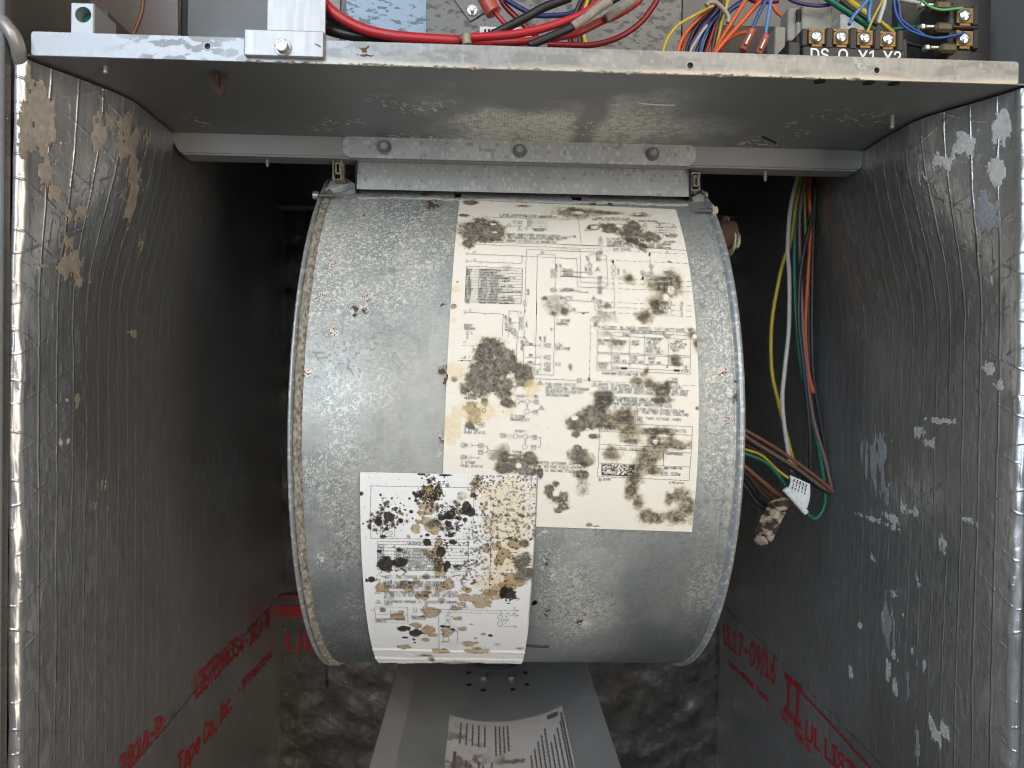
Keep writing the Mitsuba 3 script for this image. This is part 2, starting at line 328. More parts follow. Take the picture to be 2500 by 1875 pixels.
for side, nm in ((-1, 'left'), (1, 'right')):
    r = .0050
    n1 = 200
    ys = np.concatenate([np.linspace(Y1 + .004, Y0 + r, n1)])
    zs = np.linspace(ZF, ZD - .0015, 240) if True else None
    Yg, Zg = np.meshgrid(ys, zs, indexing='ij')
    Xg = wall_x(side, Yg, Zg)
    rows = [np.stack([Xg, Yg, Zg], -1)]
    edge = rows[0][-1]
    for a in np.linspace(0, math.pi / 2, 9)[1:]:      # front edge of the facing folds round the insulation
        jit = (meshkit.fbm(np.stack([edge[:, 2] * 60, np.full(len(edge), a), np.full(len(edge), side)], -1), 3, 3) - .5) * .0018
        rows.append(np.stack([edge[:, 0] + side * (r * (1 - math.cos(a)) + jit * .5), edge[:, 1] - r * math.sin(a) + jit * .4, edge[:, 2]], -1)[None])
    rows.append((rows[-1][0] + np.array([side * .0012, 0, 0]))[None])
    V = np.concatenate(rows, 0); nu, nv = V.shape[:2]
    F = grid(nu, nv)
    if side > 0: F = F[:, ::-1]
    root = thing(f'wall_{nm}', f'dull foil-faced insulation lining the {nm} side of the cabinet with dusty scrapes', kind='structure')
    obj('foil_lining', trimesh.Trimesh(V.reshape(-1, 3), F, process=False), 'foil', root, smooth=True)
    ys2 = np.linspace(Y1 + .004, YD + .002, 60); Y2g, Z2g = np.meshgrid(ys2, np.linspace(ZD - .0025, .30, 20), indexing='ij')
    F = grid(60, 20)
    obj('upper_lining', trimesh.Trimesh(np.stack([wall_x(side, Y2g, Z2g), Y2g, Z2g], -1).reshape(-1, 3), F if side < 0 else F[:, ::-1], process=False), 'foil', root, smooth=True)
    x_out = XL - .031 if side < 0 else XR + .031
    obj('cabinet_skin', hull_box([x_out, Y0 - .004, ZF], [x_out - side * -.0012, Y1, .34], .0003), 'dark_sheet', root)
    obj('front_flange', hull_box([x_out, Y0 - .0065, ZF], [x_out - side * .0275, Y0 - .0005, .30], .0006), 'grey_sheet' if side > 0 else 'dark_sheet', root)

nose = tube([at(0, 46, Y0 - .004), at(14, 62, Y0 - .006), at(32, 86, Y0 - .006), at(44, 118, Y0 - .003), at(48, 160, Y0 + .004)], .0034, 14)
obj('rolled_corner', nose, 'tape_foil', 'wall_left', smooth=True, label='shiny rolled corner at the top of the left front edge')
root = thing('wall_back', 'dark creased foil lining at the back of the cabinet', kind='structure')
n = 160
Xg, Zg = np.meshgrid(np.linspace(XL - .004, XR + .004, n), np.linspace(ZF, .187, n), indexing='ij')
Yg = Y1 + (meshkit.fbm(np.stack([Xg * 40, Zg * 40, Xg * 0], -1), 4, 2) - .5) * .008
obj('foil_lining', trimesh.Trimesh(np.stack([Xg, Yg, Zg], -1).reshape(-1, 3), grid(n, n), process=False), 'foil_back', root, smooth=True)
obj('sheet_panel', hull_box([XL - .004, Y1 - .016, .187], [XR + .004, Y1 - .012, .30]), 'dark_sheet', root)
obj('sheet_ledge', hull_box([XL, Y1 - .03, .1845], [XR, Y1 - .012, .1865]), 'grey_sheet', root)
obj('seam_strip', hull_box([XL + .001, Y1 - .0185, .188], [XL + .004, Y1 - .0162, .299]), 'dark_sheet', root)
obj('cabinet_floor', hull_box([XL - .035, Y0 - .005, ZF - .004], [XR + .035, Y1 + .01, ZF]), 'dark_sheet', label='dark bottom of the cabinet', kind='structure')
obj('light_block_roof', hull_box([XL - .035, YD + .03, .30], [XR + .035, Y1 + .01, .304]), 'dark_sheet', label='unseen dark sheet added to block light above the blower compartment', kind='structure')  # unseen sheet added to keep light out from above
obj('cabinet_back_skin', hull_box([XL - .035, Y1 + .012, ZF], [XR + .035, Y1 + .014, .30]), 'dark_sheet', label='outer sheet at the back of the cabinet', kind='structure')

# foil tape strips with red print along the foot of both side walls
def stroke_quads(P, w):
    P = np.asarray(P, float); V, F = [], []
    for a, b in zip(P[:-1], P[1:]):
        d = b - a; L = np.hypot(*d)
        if L < 1e-9: continue
        d /= L; nrm = np.array([-d[1], d[0]]) * w / 2; e = d * w * .45; k = len(V)
        V += [a - e - nrm, b + e - nrm, b + e + nrm, a - e + nrm]; F += [[k, k + 1, k + 2], [k, k + 2, k + 3]]
    return np.array(V).reshape(-1, 2), np.array(F, int).reshape(-1, 3)
def wall_line(text, side, p0, p1, hpx):    # letters between two points of a side wall
    x = XL if side < 0 else XR
    a, b = onx(*p0, x), onx(*p1, x); c = onx(p0[0], p0[1] - hpx, x)
    m = meshkit.text_mesh(text, .02, .0003, True); v = m.vertices; t = v[:, 0] / v[:, 0].max()
    yy, zz = a[1] + (b[1] - a[1]) * t, a[2] + (b[2] - a[2]) * t + v[:, 1] / .02 * (c[2] - a[2])
    return trimesh.Trimesh(np.stack([wall_x(side, yy, zz) - side * (.0013 + v[:, 2]), yy, zz], -1), m.faces, process=False)
def wall_bar(side, p0, p1, w):
    x = XL if side < 0 else XR
    a, b = onx(*p0, x), onx(*p1, x); t = np.linspace(0, 1, 40); yy, zz = a[1] + (b[1] - a[1]) * t, a[2] + (b[2] - a[2]) * t
    Y, Z = np.stack([yy, yy]), np.stack([zz, zz + w]); V = np.stack([wall_x(side, Y, Z) - side * .0014, Y, Z], -1).reshape(-1, 3)
    return trimesh.Trimesh(V, np.vstack([grid(2, 40), grid(2, 40)[:, ::-1]]), process=False)
for side, nm in ((-1, 'left'), (1, 'right')):
    root = f'wall_{nm}'
    ys, zs = np.linspace(Y0 + .03, Y1 - .003, 150), np.linspace(-.40, -.262 if side < 0 else -.267, 50)
    Yg, Zg = np.meshgrid(ys, zs, indexing='ij')
    wr = (meshkit.fbm(np.stack([Yg * 30, Zg * 60, Yg * 0 + side], -1), 3, 21) - .5) * .0012
    V = np.stack([wall_x(side, Yg, Zg) - side * (.0008 + np.abs(wr) * .4), Yg, Zg], -1)
    tape = obj('foil_tape', trimesh.Trimesh(V.reshape(-1, 3), grid(150, 50) if side < 0 else grid(150, 50)[:, ::-1], process=False), 'foil', root, smooth=True, label='smooth foil tape strip with red print')
    if side < 0:
        parts = [wall_line('LISTED#63S4-181A-M', -1, (462, 1708), (655, 1528), 56), wall_line('- INTERNATIONAL -', -1, (575, 1695), (668, 1595), 22),
                 wall_line('Tape Co., Inc.', -1, (415, 1900), (562, 1730), 52), wall_line('181A-P:', -1, (262, 1900), (380, 1782), 50)]
    else:
        parts = [wall_line('UL17-09/16', 1, (1768, 1570), (1902, 1672), 52), wall_line('- International Tape -', 1, (1772, 1612), (1890, 1725), 14),
                 wall_line('II', 1, (1920, 1735), (1966, 1780), 96), wall_line('UL LISTED', 1, (1975, 1800), (2160, 1975), 46), wall_line('- Inc. - Tape Co. -', 1, (1908, 1745), (2000, 1850), 22),
                 wall_bar(1, (1925, 1650), (2200, 1935), .0022)]
    obj('lettering', cat(*parts), 'red_ink', tape, smooth=False, label='red printing on the foil tape')
# the tape continues on the back wall
obj('foil_tape', hull_box([XL, Y1 - .0065, -.37], [XL + .055, Y1 - .0055, -.262], .0002), 'foil_back', 'wall_back', label='piece of foil tape with red print')
obj('lettering', cat(hull_box([XL + .002, Y1 - .0085, -.285], [XL + .052, Y1 - .0065, -.272], .0002), hull_box([XL + .002, Y1 - .0085, -.262], [XL + .052, Y1 - .0065, -.2595], .0002),
                     place(meshkit.text_mesh('UL', .022, .0004, True), [0, 0, 0]).apply_transform(np.array([[1, 0, 0, XL + .006], [0, 0, -1, Y1 - .0072], [0, 1, 0, -.325], [0, 0, 0, 1.0]]))), 'red_ink', 'wall_back__foil_tape', smooth=False)

# dust and scrape marks that lie on the side walls: ragged thin crusts
def crust(ellipses, surf, step=.0006, ragged=.55, seed=0, fu=420, fv=130, h=.0003):
    E = np.array(ellipses, float)
    u0, u1 = (E[:, 0] - E[:, 2] * 1.5).min(), (E[:, 0] + E[:, 2] * 1.5).max()
    v0, v1 = (E[:, 1] - E[:, 3] * 1.5).min(), (E[:, 1] + E[:, 3] * 1.5).max()
    nu, nv = max(4, int((u1 - u0) / step)), max(4, int((v1 - v0) / step))
    U, V = np.meshgrid(np.linspace(u0, u1, nu), np.linspace(v0, v1, nv), indexing='ij')
    d = np.full(U.shape, 9.0)
    for cu, cv, ru, rv in E: d = np.minimum(d, np.hypot((U - cu) / ru, (V - cv) / rv))
    q = np.stack([U * fu, V * fv, U * 0 + seed], -1)
    f = .72 - d + ragged * ((meshkit.fbm(q, 3, seed) - .5) * 2.6 + (meshkit.fbm(q * .28, 2, seed + 9) - .5) * 2.0) + .85 * (meshkit.fbm(q * 3.1, 2, seed + 5) - .5)
    keep = (f[:-1, :-1] > 0) & (f[1:, 1:] > 0) & (f[1:, :-1] > 0) & (f[:-1, 1:] > 0)
    if not keep.any(): return None
    P = surf(U, V, h * np.clip(f, 0, .35) / .35)
    m = trimesh.Trimesh(P.reshape(-1, 3), grid(nu, nv, keep), process=False); m.remove_unreferenced_vertices(); return m
def on_wall(side):
    return lambda U, V, h: np.stack([wall_x(side, U, V) - side * (.0003 + h), U, V], -1)
def wall_marks(side, marks, mat, label, **k):
    x = XL if side < 0 else XR
    out = []
    for i, m in enumerate(marks):
        es = []
        for px, py, rx, ry in m:
            c, a, b = onx(px, py, x), onx(px + rx, py, x), onx(px, py + ry, x)
            if c[2] > -.05: # allow for the swelling of the lining
                c, a, b = (onx(*q, float(wall_x(side, c[1], c[2])) if np.ndim(c[1]) == 0 else x) for q in ((px, py), (px + rx, py), (px, py + ry)))
            es.append([c[1], c[2], abs(a[1] - c[1]), abs(b[2] - c[2])])
        out.append(crust(es, on_wall(side), seed=i + 3, **k))
    obj('dust_crust', cat(*out), mat, 'wall_left' if side < 0 else 'wall_right', smooth=True, label=label, kind='stuff')
wall_marks(-1, [[(203, 210, 14, 40), (208, 260, 22, 60), (205, 340, 26, 60), (190, 440, 14, 60)], [(305, 300, 28, 45), (320, 350, 40, 55), (285, 340, 16, 40), (345, 330, 20, 40), (330, 420, 22, 60), (325, 480, 18, 55)],
               [(185, 480, 16, 50), (200, 530, 20, 30), (228, 520, 14, 22)], [(185, 590, 22, 40), (190, 640, 34, 40), (200, 680, 24, 24), (120, 650, 40, 8)], [(345, 600, 9, 32)], [(320, 815, 12, 12)],
               [(135, 300, 9, 24)], [(190, 980, 8, 26)], [(215, 1185, 16, 26), (195, 1230, 14, 20)]], 'dust', 'tan dust scraped over the upper part of the left lining', ragged=.75)
wall_marks(-1, [[(150, 1085, 9, 16), (168, 1080, 6, 9)], [(235, 668, 5, 8)], [(167, 978, 5, 10)]], 'dust_pale', 'pale specks on the left lining')
wall_marks(1, [[(2240, 425, 12, 60), (2265, 390, 24, 34), (2300, 350, 24, 40), (2350, 300, 16, 50)], [(2370, 420, 14, 30)], [(2415, 900, 18, 20)], [(2180, 1075, 6, 7)], [(2240, 1055, 24, 20), (2300, 1028, 34, 9), (2270, 1085, 12, 22)],
              [(2150, 1268, 70, 10), (2190, 1262, 30, 16), (2250, 1250, 34, 18)], [(2385, 1270, 22, 16)], [(2328, 1250 + 640 - 560, 12, 30), (2265, 1420, 10, 36)]], 'dust_pale', 'pale chalky marks on the right lining', ragged=.6)
wall_marks(1, [[(2315, 1790, 24, 40), (2300, 1760, 8, 30), (2335, 1780, 14, 26)], [(2195, 1640, 12, 40), (2210, 1680, 14, 30), (2205, 1600, 12, 24)], [(2180, 1510, 9, 24), (2205, 1450, 12, 12)], [(2095, 1645, 8, 20)], [(2285, 1620, 7, 18)], [(2150, 1365, 9, 14)],
              [(2255, 1590, 6, 14)], [(2230, 1500, 6, 14)], [(2115, 1525, 6, 9)], [(2412, 670, 8, 40)], [(2440, 940, 12, 18)]], 'dust_pale', 'chalky crust low on the right lining', ragged=.6)
wall_marks(1, [[(2195, 1530, 18, 60), (2210, 1570, 14, 40)], [(2160, 1120, 34, 60), (2180, 1190, 28, 40)], [(2380, 520, 26, 40)], [(2270, 1830, 8, 50)], [(2245, 1690, 8, 40)]], 'dust_grey', 'grey smears on the right lining', ragged=1.05, fu=260, fv=60)

# ------------------------------------------------------------------ control shelf: plate, front lip with holes, rear lip
shelf = thing('control_shelf', 'grey galvanised shelf across the cabinet with a pale front lip and holes', 'shelf')
xa, xb = at(76, 100, Y0)[0], at(2486, 200, Y0)[0]
obj('plate', hull_box([XL - .004, Y0 + .0012, ZD], [XR + .004, YD - .0012, ZD + .0010], .0002), 'deck_metal', shelf)
lip_top = .0118
poly = sbox(xa, 0, xb, lip_top).buffer(-.0016).buffer(.0016)
lip = trimesh.creation.extrude_polygon(poly, .0012, engine='earcut')
holes = [(507, 113, .0016), (1685, 160, .0017), (2140, 172, .0016)]
cuts = []
for px, py, r in holes:
    q = at(px, py, Y0); cuts.append(place(trimesh.creation.cylinder(r, .01, sections=24), [q[0], q[2] - ZD, 0]))
lip = minus(lip, *cuts)
M = np.array([[1, 0, 0, 0], [0, 0, -1, Y0 + .0012], [0, 1, 0, ZD], [0, 0, 0, 1.0]])
lip.apply_transform(M)
obj('front_lip', lip, 'lip_metal', shelf, label='pale scuffed front lip')
obj('hole_shade_strip', hull_box([xa + .003, Y0 + .0013, ZD + .0012], [xb - .003, Y0 + .0021, ZD + .0095], .0002), 'black', shelf, label='black strip added behind the front lip to shade its holes')  # black strip added so the lip holes look shaded inside
for px, py, r in holes:                    # worn rims of the holes
    q = at(px, py, Y0); obj('hole_rim', facing_camera(lathe([(r, 0), (r + .0007, 0), (r + .0004, .00025), (r, .00025)], 24), [q[0], Y0 - .00002, q[2]]), 'aluminium', shelf + '__front_lip')
q = at(888, 119, Y0)
obj('rust_spot', crust([[q[0], q[2], .0022, .0022], [q[0] + .002, q[2] + .001, .0012, .0012], [q[0] + .001, q[2] - .0035, .006, .0008]], lambda U, V, h: np.stack([U, Y0 - .0001 - h * .3, V], -1), step=.0003, fu=900, fv=900), 'rust', shelf + '__front_lip', smooth=True, label='small dark rust spot')
q = at(2115, 158, Y0)
obj('caulk_smear', crust([[q[0], q[2], .006, .0014], [q[0] - .004, q[2] - .001, .0022, .0022]], lambda U, V, h: np.stack([U, Y0 - .0001 - h, V], -1), step=.0003, fu=600, fv=600), 'dust_pale', shelf + '__front_lip', smooth=True, label='cream smear above a hole')
obj('lip_crust', crust([[x, ZD + .0001, .010, .0008] for x in np.arange(-.12, .2, .012)], lambda U, V, h: np.stack([U, Y0 - .0001 - h * .8, V], -1), step=.0004, ragged=.9, fu=700, fv=500), 'seam_dirt', shelf + '__front_lip', smooth=True, kind='stuff')
rl = [at(425, 330, YD)[0], at(2105, 380, YD)[0]]
ZL = ZD - .0128
poly = Polygon([(rl[0] - .004, 0), (rl[1] + .004, 0), (rl[1] - .002, -.0128), (rl[0] + .004, -.0128)])
m = trimesh.creation.extrude_polygon(poly, .0010, engine='earcut'); m.apply_transform(np.array([[1, 0, 0, 0], [0, 0, -1, YD], [0, 1, 0, ZD], [0, 0, 0, 1.0]]))
obj('rear_lip', m, 'grey_sheet', shelf)
obj('lip_return', hull_box([rl[0] + .005, YD + .0005, ZL - .0011], [rl[1] - .003, YD + .016, ZL - .0003], .0002), 'grey_sheet', shelf)
obj('rear_hem', hull_box([rl[0] + .005, YD + .0005, ZL - .0011], [rl[1] - .003, YD + .0008, ZL + .001], .0001), 'grey_sheet', shelf)
for px, py in ((1998, 201), (2115, 206), (2180, 205)):
    q = onz(px, py, ZD); obj('slot', place(lathe([(0, -.00035), (.0030, -.00035), (.0030, .0002), (0, .0002)], 18), [q[0], Y0 + .0035, ZD]), 'black', shelf)
for (p0, p1) in (((652, 378), (653, 408)), ((1868, 410), (1868, 444))):
    a, b = at(*p0, YD + .008), at(*p1, YD + .008); obj('screw_tip', threaded(a, b, .0014), 'tin', shelf, label='screw point sticking down through the shelf')
for (p0, p1, y) in (((2178, 283), (2176, 318), .44), ((258, 134), (258, 152), .392)):
    a = onz(*p0, ZD) if y == .44 else at(*p0, y); a[2] = ZD + .001; b = a + np.array([0, 0, -.0075 if y == .44 else -.004])
    obj('pin', cat(cyl(a, b, .0012, 16), place(trimesh.creation.icosphere(2, .0012), b)), 'tin', shelf, label='short metal pin under the shelf')
# aluminium bracket bolted to the lip
br = thing('bracket_tab', 'bright aluminium bracket bolted to the shelf lip with one hex screw', 'bracket')
a, b = at(596, 68, Y0 - .003), at(790, 145, Y0 - .003)
m = hull_box([a[0], Y0 - .0030, b[2] + .0009], [b[0], Y0 - .0003, a[2] - .0004], .0005)
obj('plate', m, 'aluminium', br)
a2, b2 = at(655, 0, .40), at(742, 0, .40)
obj('upright', hull_box([a2[0], .398, ZD + .002], [b2[0] + .012, .3995, .24], .0003), 'aluminium', br)
q = at(690, 115, Y0 - .004)
obj('screw', cat(facing_camera(washer(.0043, .0008), [q[0], Y0 - .0030, q[2]]), facing_camera(hexagon(.0034, .0030), [q[0], Y0 - .0038, q[2]])), 'bolt_steel', br)
obj('scratch', cyl(at(770, 107, Y0 - .0031), at(783, 115, Y0 - .0031), .0003, 8), 'rust', br)

# ------------------------------------------------------------------ blower housing
H = thing('blower_housing', 'round galvanised blower housing stained with white rust, carrying two paper wiring labels', 'blower')
S_TOP, S_BOT = RW * .98, -RW * 2.3
ns, nx = 520, 240
ss, xs = np.linspace(S_TOP, S_BOT, ns), np.linspace(HL + .004, HR - .004, nx)
S, X = np.meshgrid(ss, xs, indexing='ij')
keep = np.ones((ns - 1, nx - 1), bool)
sc, xc = (ss[:-1] + ss[1:]) / 2, (xs[:-1] + xs[1:]) / 2
for px, py, w, h in ((1117, 482, 20, 16), (1410, 491, 20, 16)):
    c, e = oncyl(px, py), oncyl(px + w / 2, py - h / 2)
    keep &= ~((np.abs(xc - c[0])[None] < abs(e[0] - c[0])) & (np.abs(sc - c[1])[:, None] < abs(e[1] - c[1])))
c = oncyl(1305, 1471); keep &= ~(np.hypot((xc - c[0])[None], (sc - c[1])[:, None]) < .0021)
wv = (meshkit.fbm(np.stack([X * 14, S * 9, X * 0], -1), 3, 4) - .5) * .0010
P = wrap_point(X, S, RW + wv)
obj('wrap', trimesh.Trimesh(P.reshape(-1, 3), grid(ns, nx, keep), process=False), 'wrap_metal', H, smooth=True, label='curved front sheet mottled with white rust')
def rim(x0, x1, r0, r1, a0=1.02, a1=-2.4, n=220, seed=0, wob=0.0):      # band round the edge of a side plate, rounded outside
    th = np.linspace(a0, a1, n)
    prof = [(x0, r0)] + [(x0 + (x1 - x0) * t, r0 + (r1 - r0) * math.sin(math.pi * t) ** .45) for t in np.linspace(.02, .98, 9)] + [(x1, r0)]
    V = np.array([[x + 0 * th, YC - r * np.cos(th), ZC + r * np.sin(th)] for x, r in prof]).transpose(2, 0, 1)
    if wob:
        nn = (meshkit.fbm(V * 330, 3, seed) - .35) * wob
        V = V + nn[..., None] * np.stack([0 * th, -np.cos(th), np.sin(th)], -1)[:, None]
    return trimesh.Trimesh(V.reshape(-1, 3), grid(n, len(prof)), process=False)
for side, x0, x1, lab in ((-1, HL, HL + .0036, 'left'), (1, HR, HR - .0062, 'right')):
    m = rim(x0, x1, RW - .002, RW + .0026, wob=.0004)
    if side > 0: m.faces = m.faces[:, ::-1]
    sp = obj('side_plate', cat(lathe([(.095, 0), (RW - .001, 0), (RW - .001, .0008), (.095, .0008), (.095, 0)], 72).apply_transform(np.array([[0, 0, 1, x0 - (.0008 if side > 0 else 0)], [1, 0, 0, YC], [0, 1, 0, ZC], [0, 0, 0, 1.0]]))), 'rim_metal', H)
    obj('rim', m, 'rim_metal', sp, smooth=True)
m = rim(HL + .0034, HL + .0088, RW - .001, RW + .0016, n=900, wob=.0022, seed=3)
obj('dirt_seam', m, 'seam_dirt', H, smooth=True, label='tan dirt caked along the left seam')
m = rim(HR - .0125, HR - .0064, RW - .0006, RW + .0006, n=400, wob=.0008, seed=5); m.faces = m.faces[:, ::-1]
obj('inner_bead', m, 'wrap_metal', H, smooth=True)
# mounting bracket: tab with rounded corners on the rear lip, bent apron down to the wrap
bk = H + '__mounting_bracket'
tl, tr_ = at(836, 330, YD - .002), at(1699, 372, YD - .002)
z0, z1 = ZL - .0005, ZD + .0008
tabp = sbox(tl[0], z0, tr_[0], z1).buffer(-.006).buffer(.006).union(sbox(tl[0] + .004, z0 - .0005, tr_[0] - .004, z0 + .004)).union(sbox(tl[0], z0, tr_[0], z0 + .001).buffer(-.0004))
m = trimesh.creation.extrude_polygon(tabp, .0012, engine='earcut'); m.apply_transform(np.array([[1, 0, 0, 0], [0, 0, -1, YD - .0012], [0, 1, 0, 0], [0, 0, 0, 1.0]]))
obj('tab', m, 'galvanised', bk)
al, ar = at(866, 420, YD - .001)[0], at(1689, 440, YD)[0]
prof = []
for t in np.linspace(0, 1, 14):
    z = z0 + .0005 + t * (.1235 - z0); y = YD + .0085 - .0035 * t - .0009 * math.sin(math.pi * t); prof.append((y, z))
Vv = np.array([[[x, y, z] for (y, z) in prof] for x in np.linspace(al, ar, 60)])
Vv[..., 1] += (meshkit.fbm(Vv * 30, 2, 8) - .5) * .0008
F1 = grid(60, 14)
obj('apron', trimesh.Trimesh(Vv.reshape(-1, 3), F1, process=False), 'galvanised', bk, smooth=True)
obj('apron_side', hull_box([al - .0006, YD + .004, .1225], [al + .0004, YD + .02, z0], .0002), 'black', bk)
obj('apron_side', hull_box([ar - .0004, YD + .004, .1225], [ar + .0006, YD + .02, z0], .0002), 'black', bk)
fil = tube([wrap_point(x, RW * .895 + .0006 * math.sin(x * 90), RW - .0006).tolist() for x in np.linspace(al, ar, 24)], .0022, 10, 6, wob=.0016, seed=4)
obj('sealant_bead', fil, 'galvanised', bk, smooth=True)
for px, py in ((938, 358), (1269, 367), (1594, 375)):
    q = at(px, py, YD - .004); y = YD - .0024
    bo = obj('bolt', cat(facing_camera(washer(.0047, .0010), [q[0], y, q[2]]), facing_camera(hexagon(.0037, .0038), [q[0], y - .0010, q[2]])), 'bolt_dark', bk)
    obj('socket', facing_camera(lathe([(0, 0), (.0020, 0), (.0020, .0002), (0, .0002)], 20), [q[0], y - .0045, q[2]]), 'bolt_steel', bo)
def rusty(px, py, rx, ry, mat='rust', r=RW, seed=0, rag=1.1):
    c, a, b = oncyl(px, py), oncyl(px + rx, py), oncyl(px, py - ry)
    return crust([[c[0], c[1], abs(a[0] - c[0]), abs(b[1] - c[1])]], lambda U, V, h: wrap_point(U, V, r + .0006 + h * .4), step=.00035, ragged=rag, fu=900, fv=900, seed=seed)
rs = [(1055, 500, 20, 14), (1040, 477, 14, 5), (1235, 486, 14, 5), (1280, 486, 10, 5), (1325, 489, 12, 5), (1447, 497, 12, 7), (1490, 497, 12, 5), (1545, 497, 14, 5), (868, 753, 9, 8), (895, 757, 10, 8), (867, 772, 8, 7), (1797, 970, 9, 22), (1797, 932, 6, 8),
      (1747, 1043, 5, 6), (1770, 672, 6, 7), (1330, 1372, 8, 10), (1335, 1500, 8, 10), (1420, 1520, 14, 8), (735, 1340, 5, 6), (1075, 1075, 8, 12), (1076, 748, 7, 6), (1738, 789, 3, 7)]
obj('rust_spots', cat(*[rusty(*q, seed=i) for i, q in enumerate(rs)]), 'rust', H, smooth=True, label='small brown rust spots', kind='stuff')
ps = [(1075, 1090, 9, 40), (905, 840, 14, 10), (1330, 1370, 16, 14), (1350, 1400, 12, 12), (1430, 1520, 26, 22), (1330, 1300, 16, 12), (1745, 1043, 14, 12), (700 + 85, 1365, 14, 20)]
obj('white_rust', cat(*[rusty(*q, mat='dust_pale', seed=30 + i, rag=1.3) for i, q in enumerate(ps)]), 'dust_pale', H, smooth=True, kind='stuff')
# ends of the slide channels, screws through the rims, black marks
def channel(px0, py0, px1, py1, y, d):
    a, b = at(px0, py0, y), at(px1, py1, y)
    o = sbox(a[0], b[2], b[0], a[2]); o = o.buffer(-.001).buffer(.001)
    i = o.buffer(-.0010)
    m = trimesh.creation.extrude_polygon(o.difference(i), d, engine='earcut'); m.apply_transform(np.array([[1, 0, 0, 0], [0, 0, -1, y + d], [0, 1, 0, 0], [0, 0, 0, 1.0]])); return m
obj('slide_channel', cat(channel(812, 388, 834, 440, YD + .004, .03), channel(818, 396, 831, 425, YD + .002, .002)), 'seam_dirt', H, label='open end of the folded left slide channel')
obj('slide_channel', cat(channel(1688, 420, 1709, 466, YD + .006, .03), channel(1694, 428, 1706, 455, YD + .004, .002)), 'seam_dirt', H, label='open end of the folded right slide channel')
for i, (xs_, gp) in enumerate((((780, 832), 484), ((1735, 1689), 519))):
    y = .508 if i == 0 else .500
    a, b = at(xs_[0], gp, y), at(xs_[1], gp, y); a[1] = b[1] = YC - math.sqrt((RW + .003) ** 2 - (a[2] - ZC) ** 2) - .0004
    sc_ = obj('cross_screw', threaded(a, b, .0016), 'bolt_dark', H, label='screw lying through the rim')
    d = (a - b) / np.linalg.norm(a - b); hd = hexagon(.003, .0035); obj('head', place(hd, a - d * .001, d), 'cream_bolt' if i else 'aluminium', sc_)
obj('black_mark', tube([wrap_point(*oncyl(px, py), RW + .0006) for px, py in ((1282, 1575), (1310, 1577), (1340, 1577))], .0007, 8), 'black', H)
# triangular shoulders between rim and bracket
for (pts, lab) in (([(787, 480), (806, 445), (826, 425), (850, 440), (870, 455), (862, 480), (830, 500)], 'dirty'), ([(1709, 475), (1730, 495), (1744, 515), (1730, 540), (1700, 520), (1690, 485)], 'grey')):
    poly = Polygon([tuple(at(px, py, .512)[[0, 2]]) for px, py in pts]).buffer(.0015).buffer(-.0008)
    m = trimesh.creation.extrude_polygon(poly, .004, engine='earcut'); m = m.subdivide().subdivide().subdivide()
    v = m.vertices; m.vertices = np.stack([v[:, 0], .5075 + v[:, 2] + .35 * (v[:, 1] - .115) + (meshkit.fbm(np.c_[v[:, :2] * 300, v[:, 2] * 0], 3, 2) - .5) * .003, v[:, 1]], -1); m.faces = m.faces[:, ::-1]
    obj('shoulder', m, 'galvanised', H, smooth=30)
# motor mount: rubber bush, washer and nut behind the right rim, motor belly
mm = H + '__motor_mount'
q = at(1772, 575, .545); obj('bush', cyl(q + [-.006, 0, 0], q + [.006, 0, 0], .0105, 28), 'rust', mm)
q = at(1795, 588, .545)
xf = np.array([[0, 0, 1, q[0] - .004], [1, 0, 0, q[1]], [0, 1, 0, q[2]], [0, 0, 0, 1.0]])
obj('washer', washer(.0112, .0016).apply_transform(xf), 'cream_bolt', mm); xf[0, 3] += .0016
obj('nut', hexagon(.0062, .0046).apply_transform(xf), 'cream_bolt', mm)
obj('washer', washer(.0105, .0016).apply_transform(np.array([[0, 0, 1, at(1768, 560, .56)[0]], [1, 0, 0, .56], [0, 1, 0, at(1768, 560, .56)[2]], [0, 0, 0, 1.0]])), 'rim_metal', mm)
obj('belly', lathe([(0, 0), (.085, 0), (.085, .028), (.078, .034), (0, .034)], 48).apply_transform(np.array([[0, 0, 1, HR], [1, 0, 0, YC], [0, 1, 0, ZC], [0, 0, 0, 1.0]])), 'grey_sheet', mm)
obj('nut', place(hexagon(.003, .003), at(1716, 478, .53), [1, 0, 0]), 'cream_bolt', mm)

